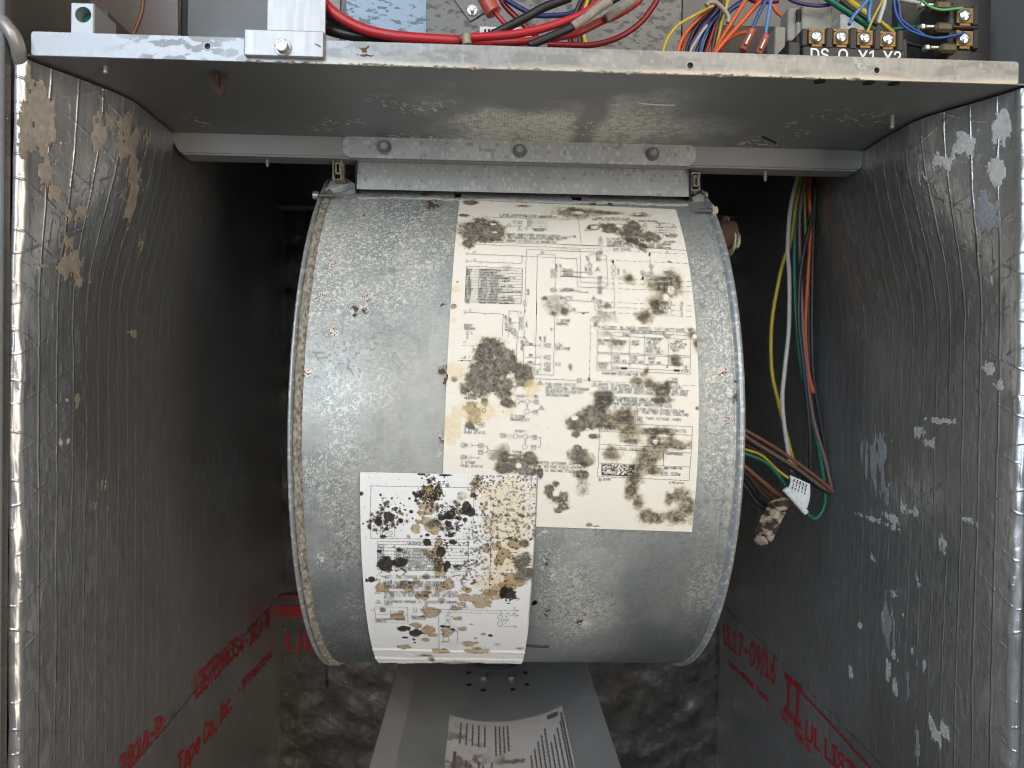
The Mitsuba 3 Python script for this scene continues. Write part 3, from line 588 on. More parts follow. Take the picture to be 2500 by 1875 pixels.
# ------------------------------------------------------------------ paper labels: one vertex per 0.3 mm, print as thin strokes on top
GLYPH = {'A': '00 26 40|13 33', 'B': '00 06 36 45 44 33 03|33 42 41 30 00', 'C': '45 36 16 05 01 10 30 41', 'D': '00 06 26 44 42 20 00', 'E': '40 00 06 46|03 33', 'F': '00 06 46|03 33', 'G': '45 36 16 05 01 10 30 41 43 23',
         'H': '00 06|40 46|03 43', 'I': '10 30|20 26|16 36', 'J': '01 10 30 41 46', 'K': '00 06|46 02|13 40', 'L': '06 00 40', 'M': '00 06 23 46 40', 'N': '00 06 40 46', 'O': '10 01 05 16 36 45 41 30 10', 'P': '00 06 36 45 44 33 03',
         'Q': '10 01 05 16 36 45 41 30 10|22 40', 'R': '00 06 36 45 44 33 03|23 40', 'S': '45 36 16 05 04 13 33 42 41 30 10 01', 'T': '20 26|06 46', 'U': '06 01 10 30 41 46', 'V': '06 20 46', 'W': '06 10 23 30 46', 'X': '00 46|06 40',
         'Y': '06 23 46|23 20', 'Z': '06 46 00 40', '0': '10 01 05 16 36 45 41 30 10', '1': '15 26 20', '2': '05 16 36 45 44 00 40', '3': '05 16 36 45 44 33 42 41 30 10 01', '4': '30 36 02 42', '5': '46 06 03 33 42 41 30 10 01',
         '6': '45 36 16 05 01 10 30 41 42 33 03', '7': '06 46 10', '8': '13 04 05 16 36 45 44 33 13 02 01 10 30 41 42 33', '9': '43 13 04 05 16 36 45 41 30 10 01', '-': '13 33', '.': '10 11', ',': '11 00', ':': '11 12|14 15', '/': '00 46',
         '*': '12 34|14 32|22 25', '#': '10 15|30 35|02 42|04 44', '"': '15 16|35 36', '(': '30 12 14 36', ')': '10 32 34 16', '!': '26 22|21 20'}
ZO = {'A': (1070, 470, 5.53), 'B': (1370, 470, 5.53), 'C': (1070, 740, 5.53), 'D': (1370, 740, 5.53), 'E': (1070, 1000, 5.53), 'F': (1370, 1000, 5.53), 'G': (860, 1130, 4.424), 'H': (860, 1350, 4.424)}
def zp(z, x, y): o = ZO[z]; return o[0] + x / o[2], o[1] + y / o[2]
def zc(z, x, y): return oncyl(*zp(z, x, y))

class Print:
    def __init__(self, w): self.w, self.V, self.F, self.n = w, [], [], 0
    def line(self, P, w=None):
        P = np.asarray(P, float); Q = [P[0]]
        for a, b in zip(P[:-1], P[1:]):
            k = max(1, int(np.hypot(*(b - a)) / .004)); Q += [a + (b - a) * t for t in np.linspace(0, 1, k + 1)[1:]]
        v, f = stroke_quads(Q, w or self.w)
        if len(v): self.V.append(v); self.F.append(f + self.n); self.n += len(v)
    def zline(self, z, pts, w=None, dash=None):
        P = np.array([zc(z, *p) for p in pts])
        if not dash: return self.line(P, w)
        for a, b in zip(P[:-1], P[1:]):
            L = np.hypot(*(b - a)); n = max(1, int(L / dash))
            for k in range(n): self.line([a + (b - a) * (k + .1) / n, a + (b - a) * (k + .72) / n], w)
    def ring(self, z, x, y, r, ch=None):
        c, e = zc(z, x, y), zc(z, x + r, y); e2 = zc(z, x, y - r); ru, rv = abs(e[0] - c[0]), abs(e2[1] - c[1])
        self.line([c + [ru * math.cos(t), rv * math.sin(t)] for t in np.linspace(0, 2 * math.pi, 17)])
        if ch: self.text(z, ch, x - r * .4, y + r * .5, x + r * .4, y + r * .5, r)
    def rect(self, z, x0, y0, x1, y1, sk=0.0, ch=None):
        self.zline(z, [(x0, y0), (x1, y0 + sk * (x1 - x0)), (x1, y1 + sk * (x1 - x0)), (x0, y1), (x0, y0)])
        if ch: self.text(z, ch, x0 + (x1 - x0) * .2, y1 - (y1 - y0) * .22, x1 - (x1 - x0) * .2, y1 - (y1 - y0) * .22, (y1 - y0) * .55)
    def dot(self, z, x, y, r): c = zc(z, x, y); e = zc(z, x + r, y); q = abs(e[0] - c[0]); self.line([c - [q * .5, 0], c + [q * .5, 0]], 1.6 * q)
    def tri(self, z, x, y, r, ch='1'):
        self.zline(z, [(x - r, y + r * .6), (x, y - r * .9), (x + r, y + r * .6), (x - r, y + r * .6)]); self.text(z, ch, x - r * .2, y + r * .4, x + r * .2, y + r * .4, r * .7)
    def text(self, z, s, x0, y0, x1, y1, h, rot=False):
        a, b = zc(z, x0, y0), zc(z, x1, y1); d = b - a; L = np.hypot(*d); d = d / L; up = np.array([-d[1], d[0]])
        if rot: H_ = abs(zc(z, x0 - h, y0)[0] - a[0])
        else: H_ = abs(zc(z, x0, y0 - h)[1] - a[1])
        adv = L / max(len(s) - .22, .5)
        for i, c in enumerate(s.upper()):
            for st in GLYPH.get(c, '').split('|'):
                if st:
                    P = [a + d * (adv * (i + .78 * int(q[0]) / 4)) + up * H_ * int(q[1]) / 6 for q in st.split()]
                    v, f = stroke_quads(P, self.w)
                    if len(v): self.V.append(v); self.F.append(f + self.n); self.n += len(v)
    def mesh(self, r):
        v = np.vstack(self.V); return trimesh.Trimesh(wrap_point(v[:, 0], v[:, 1], r), np.vstack(self.F)[:, ::-1], process=False)

def label_grid(corner_px, step):           # corners TL TR BR BL in pixels -> grid of (x, s), uv of the sheet
    tl, tr, brr, bl = [oncyl(*p) for p in corner_px]
    nu = int(np.hypot(*(tr - tl)) / step); nv = int(np.hypot(*(bl - tl)) / step)
    u, v = np.meshgrid(np.linspace(0, 1, nu), np.linspace(0, 1, nv), indexing='ij')
    G = (1 - u)[..., None] * ((1 - v)[..., None] * tl + v[..., None] * bl) + u[..., None] * ((1 - v)[..., None] * tr + v[..., None] * brr)
    return G, u, v
def ell(z, x, y, rx, ry):
    c, a, b = zc(z, x, y), zc(z, x + rx, y), zc(z, x, y - ry); return c[0], c[1], max(abs(a[0] - c[0]), 2e-4), max(abs(b[1] - c[1]), 2e-4)
def field(G, es, amp, freq, seed):         # soft distance to a union of ellipses (1 at the edge), ragged
    lo = np.array([[e[0] - e[2] * 2.2, e[1] - e[3] * 2.2] for e in es]).min(0) - .002; hi = np.array([[e[0] + e[2] * 2.2, e[1] + e[3] * 2.2] for e in es]).max(0) + .002
    d = np.full(G.shape[:2], 9.0)
    m = ((G > lo) & (G < hi)).all(-1)
    if not m.any(): return d
    g = G[m]; q = np.full(len(g), 9.0)
    for x, s, rx, ry in es:
        e = np.hypot((g[:, 0] - x) / rx, (g[:, 1] - s) / ry)
        k = .22; h = np.clip(.5 + .5 * (q - e) / k, 0, 1); q = q * (1 - h) + e * h - k * h * (1 - h)
    p = np.c_[g * freq, np.full(len(g), seed * 7.3)]
    d[m] = q + amp * (meshkit.fbm(p, 4, seed) - .5) * 2 + .55 * amp * (meshkit.fbm(p * [4.3, 4.3, 1], 3, seed + 1) - .5) * 2
    return d
def sst(a, b, t): t = np.clip((t - a) / (b - a), 0, 1); return t * t * (3 - 2 * t)
def lay(C, col, al): C[...] = C * (1 - al[..., None]) + np.asarray(col) * al[..., None]

def stain(C, Hh, G, es, kind, seed, holes=()):
    d = field(G, es, .62, 190, seed)
    m = d < 2.2
    if not m.any(): return
    fine = np.zeros(d.shape); fine[m] = meshkit.fbm(np.c_[G[m] * 1500, np.full(m.sum(), seed)], 3, seed + 3)
    mid = np.zeros(d.shape); mid[m] = meshkit.fbm(np.c_[G[m] * 420, np.full(m.sum(), seed + .5)], 3, seed + 4)
    if holes:
        dh = field(G, holes, .7, 260, seed + 40); d = np.maximum(d, 1.9 - dh)
    if kind == 'mold':
        lay(C, (.60, .52, .33), .55 * sst(1.45, .95, d) * (.6 + .8 * (mid - .3)).clip(0, 1))
        al = sst(1.14, .70, d) * (.88 + 1.0 * (mid - .45)).clip(.3, .98)
        col = (.090, .076, .055) + (fine[..., None] - .5) * .22 * np.array([1, .95, .85]) + sst(.9, .3, d)[..., None] * .035
        C[...] = C * (1 - al[..., None]) + col.clip(.02, .6) * al[..., None]
        Hh += .00018 * al * fine
    elif kind == 'soft':
        lay(C, (.62, .53, .34), .5 * sst(1.5, .9, d))
        lay(C, (.075, .057, .036), sst(1.2, .4, d) * (.84 + 1.4 * (mid - .5)).clip(0, .96))
        lay(C, (.36, .30, .22), sst(1.0, .7, d) * sst(.52, .72, fine) * .5)
    elif kind == 'grey':
        lay(C, (.42, .36, .26), sst(1.15, .75, d) * (.75 * mid + .1)); lay(C, (.26, .25, .24), sst(.9, .4, d) * sst(.4, .65, mid) * .7)
    elif kind == 'tan':
        rim_ = sst(.70, .95, d) * sst(1.06, .98, d)
        al = sst(1.10, .80, d) * (.8 + 1.1 * (mid - .45)).clip(.2, 1)
        C[...] = C * (1 - al[..., None] * .93) + (np.array([.34, .225, .09]) + (mid[..., None] - .5) * .28 + (fine[..., None] - .5) * .10).clip(.05, .8) * al[..., None] * .93
        lay(C, (.10, .065, .035), rim_ * .8 * sst(.35, .6, mid)); lay(C, (.70, .52, .24), .5 * sst(1.35, 1.02, d) * sst(1.0, 1.06, d) * sst(.4, .6, mid))
    elif kind == 'black':
        al = sst(1.08, .9, d)
        C[...] = C * (1 - al[..., None] * .97) + (np.array([.020, .016, .012]) + .09 * sst(.55, .8, mid)[..., None] * np.array([1, .85, .65])).clip(0, 1) * al[..., None] * .97
        Hh += .0002 * al
    elif kind == 'crackle':
        al = sst(1.08, .9, d); cr = np.abs(mid - .5); lay(C, (.03, .022, .016), al * sst(.012, .03, cr)); lay(C, (.58, .45, .28), al * sst(.03, .008, cr))
    elif kind == 'cream': lay(C, (.72, .56, .29), .8 * sst(1.25, .7, d) * (.35 + 1.3 * (mid - .25)).clip(0, 1))
    elif kind == 'rusty': lay(C, (.22, .10, .05), sst(1.08, .85, d) * (.5 + mid * .7).clip(0, 1))
    elif kind == 'clear': lay(C, (.80, .75, .64), sst(1.1, .8, d))
def specks(C, G, u, v, pts, seed, col=(.025, .02, .016), frond=.0):
    r = np.random.default_rng(seed); x0, s0 = G[0, 0]; ex = (G[-1, 0] - G[0, 0]) / (G.shape[0] - 1); es = (G[0, -1] - G[0, 0]) / (G.shape[1] - 1)
    A = np.linalg.inv(np.array([ex, es]).T); st = np.hypot(*ex)
    for (x, s, rad, al) in pts:
        i, j = A @ (np.array([x, s]) - G[0, 0]); k = int(rad * 1.8 / st) + 2
        i0, i1, j0, j1 = max(int(i) - k, 0), min(int(i) + k, G.shape[0]), max(int(j) - k, 0), min(int(j) + k, G.shape[1])
        if i0 >= i1 or j0 >= j1: continue
        g = G[i0:i1, j0:j1] - [x, s]; d = np.hypot(g[..., 0], g[..., 1]) / rad
        if frond: d = d * (1 + frond * np.sin(np.arctan2(g[..., 1], g[..., 0]) * r.integers(5, 10) + r.random() * 6) * sst(.2, .8, d))
        a = al * sst(1.1, .75, d); c = C[i0:i1, j0:j1]; c[...] = c * (1 - a[..., None]) + np.asarray(col) * a[..., None]
def make_label(name, corners, step, base, paint, r, pr, text, ragged=0.0):
    G, u, v = label_grid(corners, step)
    pn = meshkit.fbm(np.stack([G[..., 0] * 60, G[..., 1] * 60, u * 0], -1), 4, 2); fn = meshkit.noise(np.stack([G[..., 0] * 1800, G[..., 1] * 1800, u * 0], -1), 3)
    C = np.asarray(base)[None, None] * (1 + .05 * (pn - .5) + .03 * (fn - .5))[..., None]
    Hh = np.zeros(u.shape)
    paint(C, Hh, G, u, v)
    G2 = G.copy()
    if ragged:
        e = sst(.97, 1.0, v); G2[..., 1] += e * (meshkit.fbm(np.stack([u * 14, u * 0, u * 0], -1), 4, 6) - .6) * ragged
    P_ = wrap_point(G2[..., 0], G2[..., 1], r + Hh)
    F = grid(*u.shape)
    key = obj(name, trimesh.Trimesh(P_.reshape(-1, 3), F, process=False), 'paper', H, smooth=True, label=text, color=C.reshape(-1, 3).clip(.004, .9))
    obj('print', pr.mesh(r + .00032), 'ink', key, smooth=False)
    return key

# --- the tall cream label
K = Print(.00022)
# top block
for s, x0, y0, x1, y1, h in (('LINE WIRING FOR UNITS', 830, 325, 1530, 355, 22), ('WITHOUT CIRCUIT BREAKERS', 840, 350, 1610, 368, 20), ('POWER WIRES FROM HEATER LABELED L1,L2 ON', 920, 592, 1855, 628, 26), ('UNITS AND L1,L2,L3 ON 208 VOLTAGE', 920, 615, 1740, 650, 22), ('TO TB2 TERMINAL STRIP IN INDOOR UNIT', 870, 640, 1670, 668, 22), ('EQUIPMENT GROUND IS LOCATED IN INDOOR UNIT', 700, 670, 1615, 705, 24), ('EQUIPMENT', 1270, 520, 1465, 528, 22), ('GROUND', 1295, 540, 1430, 545, 18)):
    K.text('A', s, x0, y0, x1, y1, h)
for y in (405, 433, 470): K.zline('A', [(1070, y), (1130, y + 1)], .0006); K.zline('A', [(1200, y - 5), (1470, y + 12)]); K.text('A', 'L1', 1015, y + 5, 1055, y + 6, 18); K.rect('A', 1200, y - 14, 1255, y + 10)
K.tri('A', 955, 460, 34); K.tri('A', 1100, 515, 32); K.ring('A', 1188, 505, 20)
K.zline('A', [(1880, 340), (1925, 690)]); K.zline('A', [(640, 350), (1800, 390)])
K.zline('A', [(530, 720), (2212, 780)]); K.zline('A', [(2212, 735), (1500, 712), (640, 690)])
K.zline('B', [(0, 722), (600, 745), (1200, 770), (1700, 800)])
for s, x0, y0, x1, y1, h in (('LINE WIRING FOR', 420, 375, 930, 388, 24), ('UNITS WITH CIRCUIT BREAKERS', 425, 395, 1300, 420, 22), ('CIRCUIT A', 1270, 440, 1460, 447, 14), ('EQUIPMENT', 1380, 598, 1575, 608, 22), ('GROUND', 1410, 620, 1550, 626, 18),
                             ('L3 IS NOT PRESENT ON ALL UNITS', 610, 652, 1250, 672, 24), ('THE NUMBER OF CIRCUITS MAY VARY. HEATERS', 620, 690, 1535, 696, 22), ('TO HEATER MODEL. SEE UNIT WARY ACCORDING', 620, 718, 1480, 730, 22), ('NAMEPLATE FOR ACTUAL FAN COIL', 620, 745, 1390, 755, 22), ('NUMBER EMPLOYED', 1110, 768, 1480, 778, 20),
                             ('24V POWER', 705, 795, 935, 800, 24), ('TB1', 510, 838, 562, 839, 22), ('R', 1420, 830, 1438, 830, 22), ('RS', 1440, 962, 1480, 962, 24), ('BLACK', 25, 1072, 155, 1075, 30), ('GREEN', 25, 1130, 158, 1136, 30), ('BROWN', 22, 1335, 165, 1340, 34), ('K20-1', 1115, 1150, 1215, 1155, 28), ('WHITE', -20, 1450, 155, 1452, 34), ('YELLOW', 0, 1600, 195, 1605, 34),
                             ('COOL', 1370, 1105, 1480, 1108, 26), ('ECONOMIZER', 1310, 1185, 1500, 1190, 26), ('AUX HEAT 1', 1290, 1255, 1480, 1258, 28), ('AUX HEAT 2', 1290, 1325, 1480, 1330, 30), ('COOL/HEAT 2', 1220, 1510, 1485, 1520, 34), ('Y2', 1605, 1528, 1640, 1530, 34), ('REV VALVE', 1235, 1580, 1485, 1588, 34), ('O', 1605, 1595, 1630, 1596, 34), ('COOL/HEAT 1', 1220, 1645, 1490, 1655, 36), ('Y1', 1610, 1668, 1645, 1670, 34)):
    K.text('B', s, x0, y0, x1, y1, h)
for y in (490, 527, 562): K.zline('B', [(1320, y), (1365, y)], .0007); K.zline('B', [(1365, y), (1410, y + 2), (1425, y - 14), (1450, y - 10), (1465, y + 2), (1545, y + 5)]); K.text('B', 'L1', 1265, y + 6, 1300, y + 7, 18)
for x, y in ((1330, 472), (1520, 475), (1130, 460), (528, 640), (528, 685), (350, 518), (525, 445)): K.tri('B', x, y, 34)
for z, x, y, r in (('B', 490, 1052, 34), ('B', 437, 1440, 34), ('C', 1375, 1082, 38), ('C', 1390, 1415, 38), ('D', 460, 305, 32), ('D', 443, 1105, 36)): K.tri(z, x, y, r, '7' if z == 'C' else '4')
DS = .0042
K.zline('B', [(490, 838), (490, 800), (1180, 825), (1700, 850)], dash=DS); K.zline('B', [(525, 925), (1130, 950), (1730, 975)], dash=DS)
for y0, y1 in ((1168, 1220), (1235, 1285), (1305, 1355), (1490, 1545), (1555, 1615), (1630, 1690)): K.zline('B', [(550, y0), (1150, (y0 + y1) / 2 - 2), (1780, y1)], dash=DS)
K.zline('B', [(1187, 840), (1205, 990)], dash=DS); K.zline('B', [(700, 1140), (722, 1600), (725, 1750)], dash=DS); K.zline('B', [(697, 935), (699, 1000)]); K.zline('B', [(1095, 1120), (1095, 1190)])
K.zline('B', [(685, 960), (697, 930), (706, 960)], .0007); K.zline('B', [(1180, 865), (1190, 832), (1198, 865)], .0007); K.zline('B', [(1086, 1160), (1095, 1190), (1104, 1160)], .0007)
for x, y, r, ch in ((383, 1003, 30, '7'), (388, 1100, 30, '4'), (703, 1025, 30, None), (707, 1112, 30, None), (1210, 1013, 30, '6'), (1215, 1103, 30, '4'), (1090, 1097, 28, '3')): K.ring('B', x, y, r, ch)
K.zline('B', [(690, 1080), (722, 1055)]); K.zline('B', [(1210, 1045), (1212, 1072)]); K.zline('B', [(1120, 1100), (1185, 1102)]); K.zline('B', [(362, 1048), (410, 1048)]); K.zline('B', [(362, 1058), (410, 1058)])
for y, ch in ((858, 'R'), (918, 'DS'), (1168, 'G'), (1232, 'W1'), (1303, 'W2'), (1360, 'W3'), (1487, 'Y2'), (1555, 'O'), (1628, 'Y1')): K.rect('B', 472 if y < 1000 else 492, y - 24, 526 if y < 1000 else 548, y + 22, .03, ch)
K.zline('B', [(526, 858), (605, 865), (628, 1220), (626, 1265), (548, 1303)]); K.zline('B', [(375, 975), (375, 855), (470, 860)])
K.zline('B', [(470, 855), (430, 822), (0, 805)]); K.zline('B', [(490, 1240), (262, 1222), (250, 790), (0, 775)]); K.zline('B', [(490, 1300), (220, 1288), (208, 910), (0, 900)])
K.zline('B', [(0, 1085), (360, 1098)]); K.zline('B', [(0, 1148), (490, 1168)]); K.zline('B', [(0, 1350), (345, 1360)]); K.dot('B', 348, 1360, 9); K.zline('B', [(60, 1467), (490, 1487)]); K.zline('B', [(490, 1508), (455, 1515), (450, 1580), (470, 1610)]); K.zline('B', [(60, 1620), (355, 1632)]); K.dot('B', 355, 1632, 9); K.dot('B', 300, 1645, 13)
K.text('B', 'BLUE', 365, 935, 355, 875, 24, True); K.text('B', 'K20-1', 345, 1075, 335, 1000, 24, True); K.text('B', 'K183', 782, 1120, 778, 1050, 24, True)
# left block
K.zline('A', [(390, 845), (1125, 875), (1870, 912)]); K.zline('A', [(400, 945), (1130, 975), (1130, 875)]); K.dot('A', 1130, 875, 9)
for y in (840, 940): K.zline('A', [(375, y - 22), (400, y + 3), (375, y + 22)])
K.text('A', '-2', 460, 832, 500, 834, 22); K.text('A', '-4', 460, 932, 500, 934, 22); K.text('C', '-3', 395, 120, 440, 122, 30); K.zline('C', [(345, 108), (375, 135), (340, 160)]); K.zline('C', [(375, 135), (878, 160), (865, 460)])
K.zline('A', [(1205, 2), (1205, 2)])
K.zline('A', [(1165, 1620), (1187, 785), (2212, 825)]); K.zline('A', [(1320, 1659), (1335, 850), (1575, 858), (1575, 1360)])
K.text('A', 'B3', 1385, 838, 1430, 840, 22)
for y, ch in ((1078, '4'), (1138, '1'), (1330, '5')): K.ring('A', 1540, y, 28, ch); K.zline('A', [(1575, y - 22), (1608, y + 2), (1575, y + 24)]); K.zline('A', [(1637, y - 22), (1665, y + 2), (1637, y + 26)]); K.zline('A', [(1665, y + 2), (1930, y + 12)])
K.text('A', 'P49', 1612, 1045, 1605, 985, 24, True); K.text('A', 'J49', 1662, 1045, 1655, 985, 24, True); K.text('A', 'BLUE', 1225, 1395, 1222, 1320, 24, True)
for i in range(14): y = 1010 + i * 36.5; K.zline('A', [(383 - i * 1.5, y), (1140 - i * 1.5, y + 32)])
K.zline('A', [(383, 1010), (360, 1480)]); K.zline('A', [(555, 1050), (535, 1480)]); K.zline('A', [(1140, 1045), (1125, 1515)])
for i, (a_, b_) in enumerate((('KEY', 'DESCRIPTION'), ('B3', 'COMPONENT'), ('F1', 'MOTOR-BLOWER'), ('J2', 'FUSE-TRANSFORMER,T1'), ('J46', 'JACK-ELECT. HEAT'), ('J49', 'JACK-MOTOR'), ('K20', 'JACK-MOTOR,VAR SPD'), ('K183', 'RELAY-BLOWER'), ('P46', 'RELAY-DEHUMIDIFICATION'), ('P49', 'PLUG-MOTOR'), ('T1', 'PLUG-MOTOR,VAR SPD'), ('TB1', 'TRANSFORMER-CONTROL'), ('TS1', 'TERM STRIP-CLASS II'))):
    y = 1044 + i * 36.5; K.text('A', a_, 388 - i * 2, y + 32, 388 - i * 2 + 22 * len(a_), y + 33, 24); K.text('A', b_, 568 - i * 2, y + 30, 568 - i * 2 + 25.5 * len(b_), y + 36, 26)
K.zline('A', [(1152, 1488), (1188, 1490), (1186, 1535), (1150, 1533), (1152, 1488)]); K.dot('A', 1168, 1612, 10)
K.zline('C', [(1168, 60), (1165, 185)])
for x, sgn in ((1075, 1), (1160, -1)):      # transformer windings
    P_ = []
    for k in range(4):
        for t in np.linspace(-1.4, 1.4, 7): P_.append((x + sgn * (2 + 20 * math.cos(t)), 210 + 48 * k + 24 * math.sin(t)))
    K.zline('C', P_)
K.zline('C', [(1105, 200), (1103, 355)]); K.zline('C', [(1125, 200), (1123, 355)]); K.zline('C', [(950, 460), (955, 118), (1075, 122), (1075, 185)]); K.zline('C', [(1060, 278), (1000, 275), (995, 410)]); K.dot('C', 995, 415, 10)
K.zline('C', [(1075, 380), (1060, 560), (1050, 820)]); K.zline('C', [(1160, 380), (1155, 570), (1145, 1018), (1870, 1048)]); K.zline('C', [(1020, 468), (1160, 470), (1195, 495), (1195, 545)]); K.dot('C', 1160, 470, 9); K.dot('C', 1156, 572, 10)
for s, x0, y0, x1, y1, h in (('BLACK-COM', 932, 385, 928, 182, 30), ('RED-208V', 985, 400, 985, 210, 30), ('230V', 1050, 455, 1045, 350, 30), ('24V', 1205, 335, 1203, 265, 28), ('YELLOW', 1140, 650, 1140, 510, 28), ('J46', 1390, 525, 1385, 460, 26), ('P46', 1450, 530, 1448, 460, 28), ('ORN', 1190, 560, 1190, 560 - 1, 1)): K.text('C', s, x0, y0, x1, y1, h, True)
for s, x0, y0, x1, y1, h in (('T1', 1098, 160, 1132, 162, 30), ('1 STAGE', 1598, 258, 1780, 268, 34), ('NORMAL', 1598, 305, 1758, 310, 34), ('EQUIP', 350, 322, 460, 326, 30), ('GROUND', 350, 365, 495, 370, 30), ('E', 445, 428, 462, 428, 30), ('LOW', 1580, 590, 1668, 592, 34), ('VOLTAGE', 1580, 635, 1780, 642, 34), ('BK', 1230, 572, 1278, 575, 26), ('BK', 1225, 720, 1272, 722, 26), ('ORN', 1205, 815, 1280, 820, 26), ('(L2)', 1570, 842, 1660, 845, 30), ('L2', 320, 755, 370, 757, 30), ('L1', 345, 545, 378, 546, 22),
                             ('FOR HIGH STATIC', 1448, 1112, 1855, 1128, 32), ('APPLICATION, REFERENCE', 1448, 1160, 2035, 1185, 32), ('DEHUMIDIFICATION KIT', 1448, 1208, 1965, 1228, 32), ('INSTRUCTIONS', 1445, 1255, 1762, 1270, 32), ('NORMAL', 358, 1298, 520, 1303, 32), ('2 STAGE', 360, 1252, 500, 1258, 28), ('K183-1', 1062, 1272, 1212, 1276, 32), ('TB1', 1283, 1280, 1350, 1283, 34), ('2 STAGE', 980, 1542, 1175, 1550, 34), ('DEHUMIDIFY', 978, 1588, 1232, 1596, 34)): K.text('C', s, x0, y0, x1, y1, h)
K.ring('C', 396, 408, 22); K.zline('C', [(396, 430), (394, 475)]); K.zline('C', [(375, 472), (415, 474)]); K.zline('C', [(385, 485), (405, 486)])
K.zline('C', [(310, 580), (510, 590)], dash=DS); K.zline('C', [(270, 780), (455, 788)]); K.dot('C', 322, 783, 9); K.dot('C', 417, 787, 9)
K.zline('C', [(1330, 0), (1300, 965), (1550, 978), (1572, 180)])
for y, ch in ((580, 'C'), (742, 'L'), (833, 'N'), (903, 'G')): K.ring('C', 1487, y, 30, ch); K.zline('C', [(1450, y - 28), (1420, y), (1450, y + 28)]); K.zline('C', [(1425, y), (1458, y)]); K.zline('C', [(1388, y - 28), (1362, y), (1388, y + 28)]); K.zline('C', [(1362, y), (1165 if y < 900 else 1340, y - 6)])
K.zline('C', [(1340, 905), (1340, 945)]); [K.zline('C', [(1320 + 16 * k, 928), (1320 + 16 * k, 952)]) for k in range(3)]; [K.zline('C', [(1172 + 20 * k, 530), (1172 + 20 * k, 550)]) for k in range(3)]; K.zline('C', [(1172, 530), (1215, 530)])
K.rect('C', 1872, 1025, 1935, 1080, .03, 'C'); K.zline('C', [(2212, 1060), (1935, 1050)], dash=DS); K.zline('C', [(2050, 205), (2035, 1050)], dash=DS); K.zline('C', [(2050, 205), (2205, 208)], dash=DS); K.zline('C', [(2022, 1020), (2034, 1052), (2042, 1020)], .0007)
for x, y in ((1070, 1328), (1202, 1332), (1195, 1465)): K.ring('C', x, y, 32)
K.zline('C', [(1105, 1330), (1125, 1330)]); K.zline('C', [(1128, 1305), (1126, 1355)]); K.zline('C', [(1142, 1305), (1140, 1355)]); K.zline('C', [(1142, 1331), (1168, 1331)]); K.zline('C', [(1238, 1333), (1292, 1335)]); K.zline('C', [(1200, 1365), (1198, 1432)]); K.zline('C', [(1185, 1385), (1215, 1400)]); K.zline('C', [(1240, 1470), (1285, 1470)])
K.rect('C', 1292, 1308, 1350, 1362, .03, 'Y2'); K.rect('C', 1287, 1444, 1342, 1498, .03, 'Y1'); K.ring('C', 615, 1450, 26)
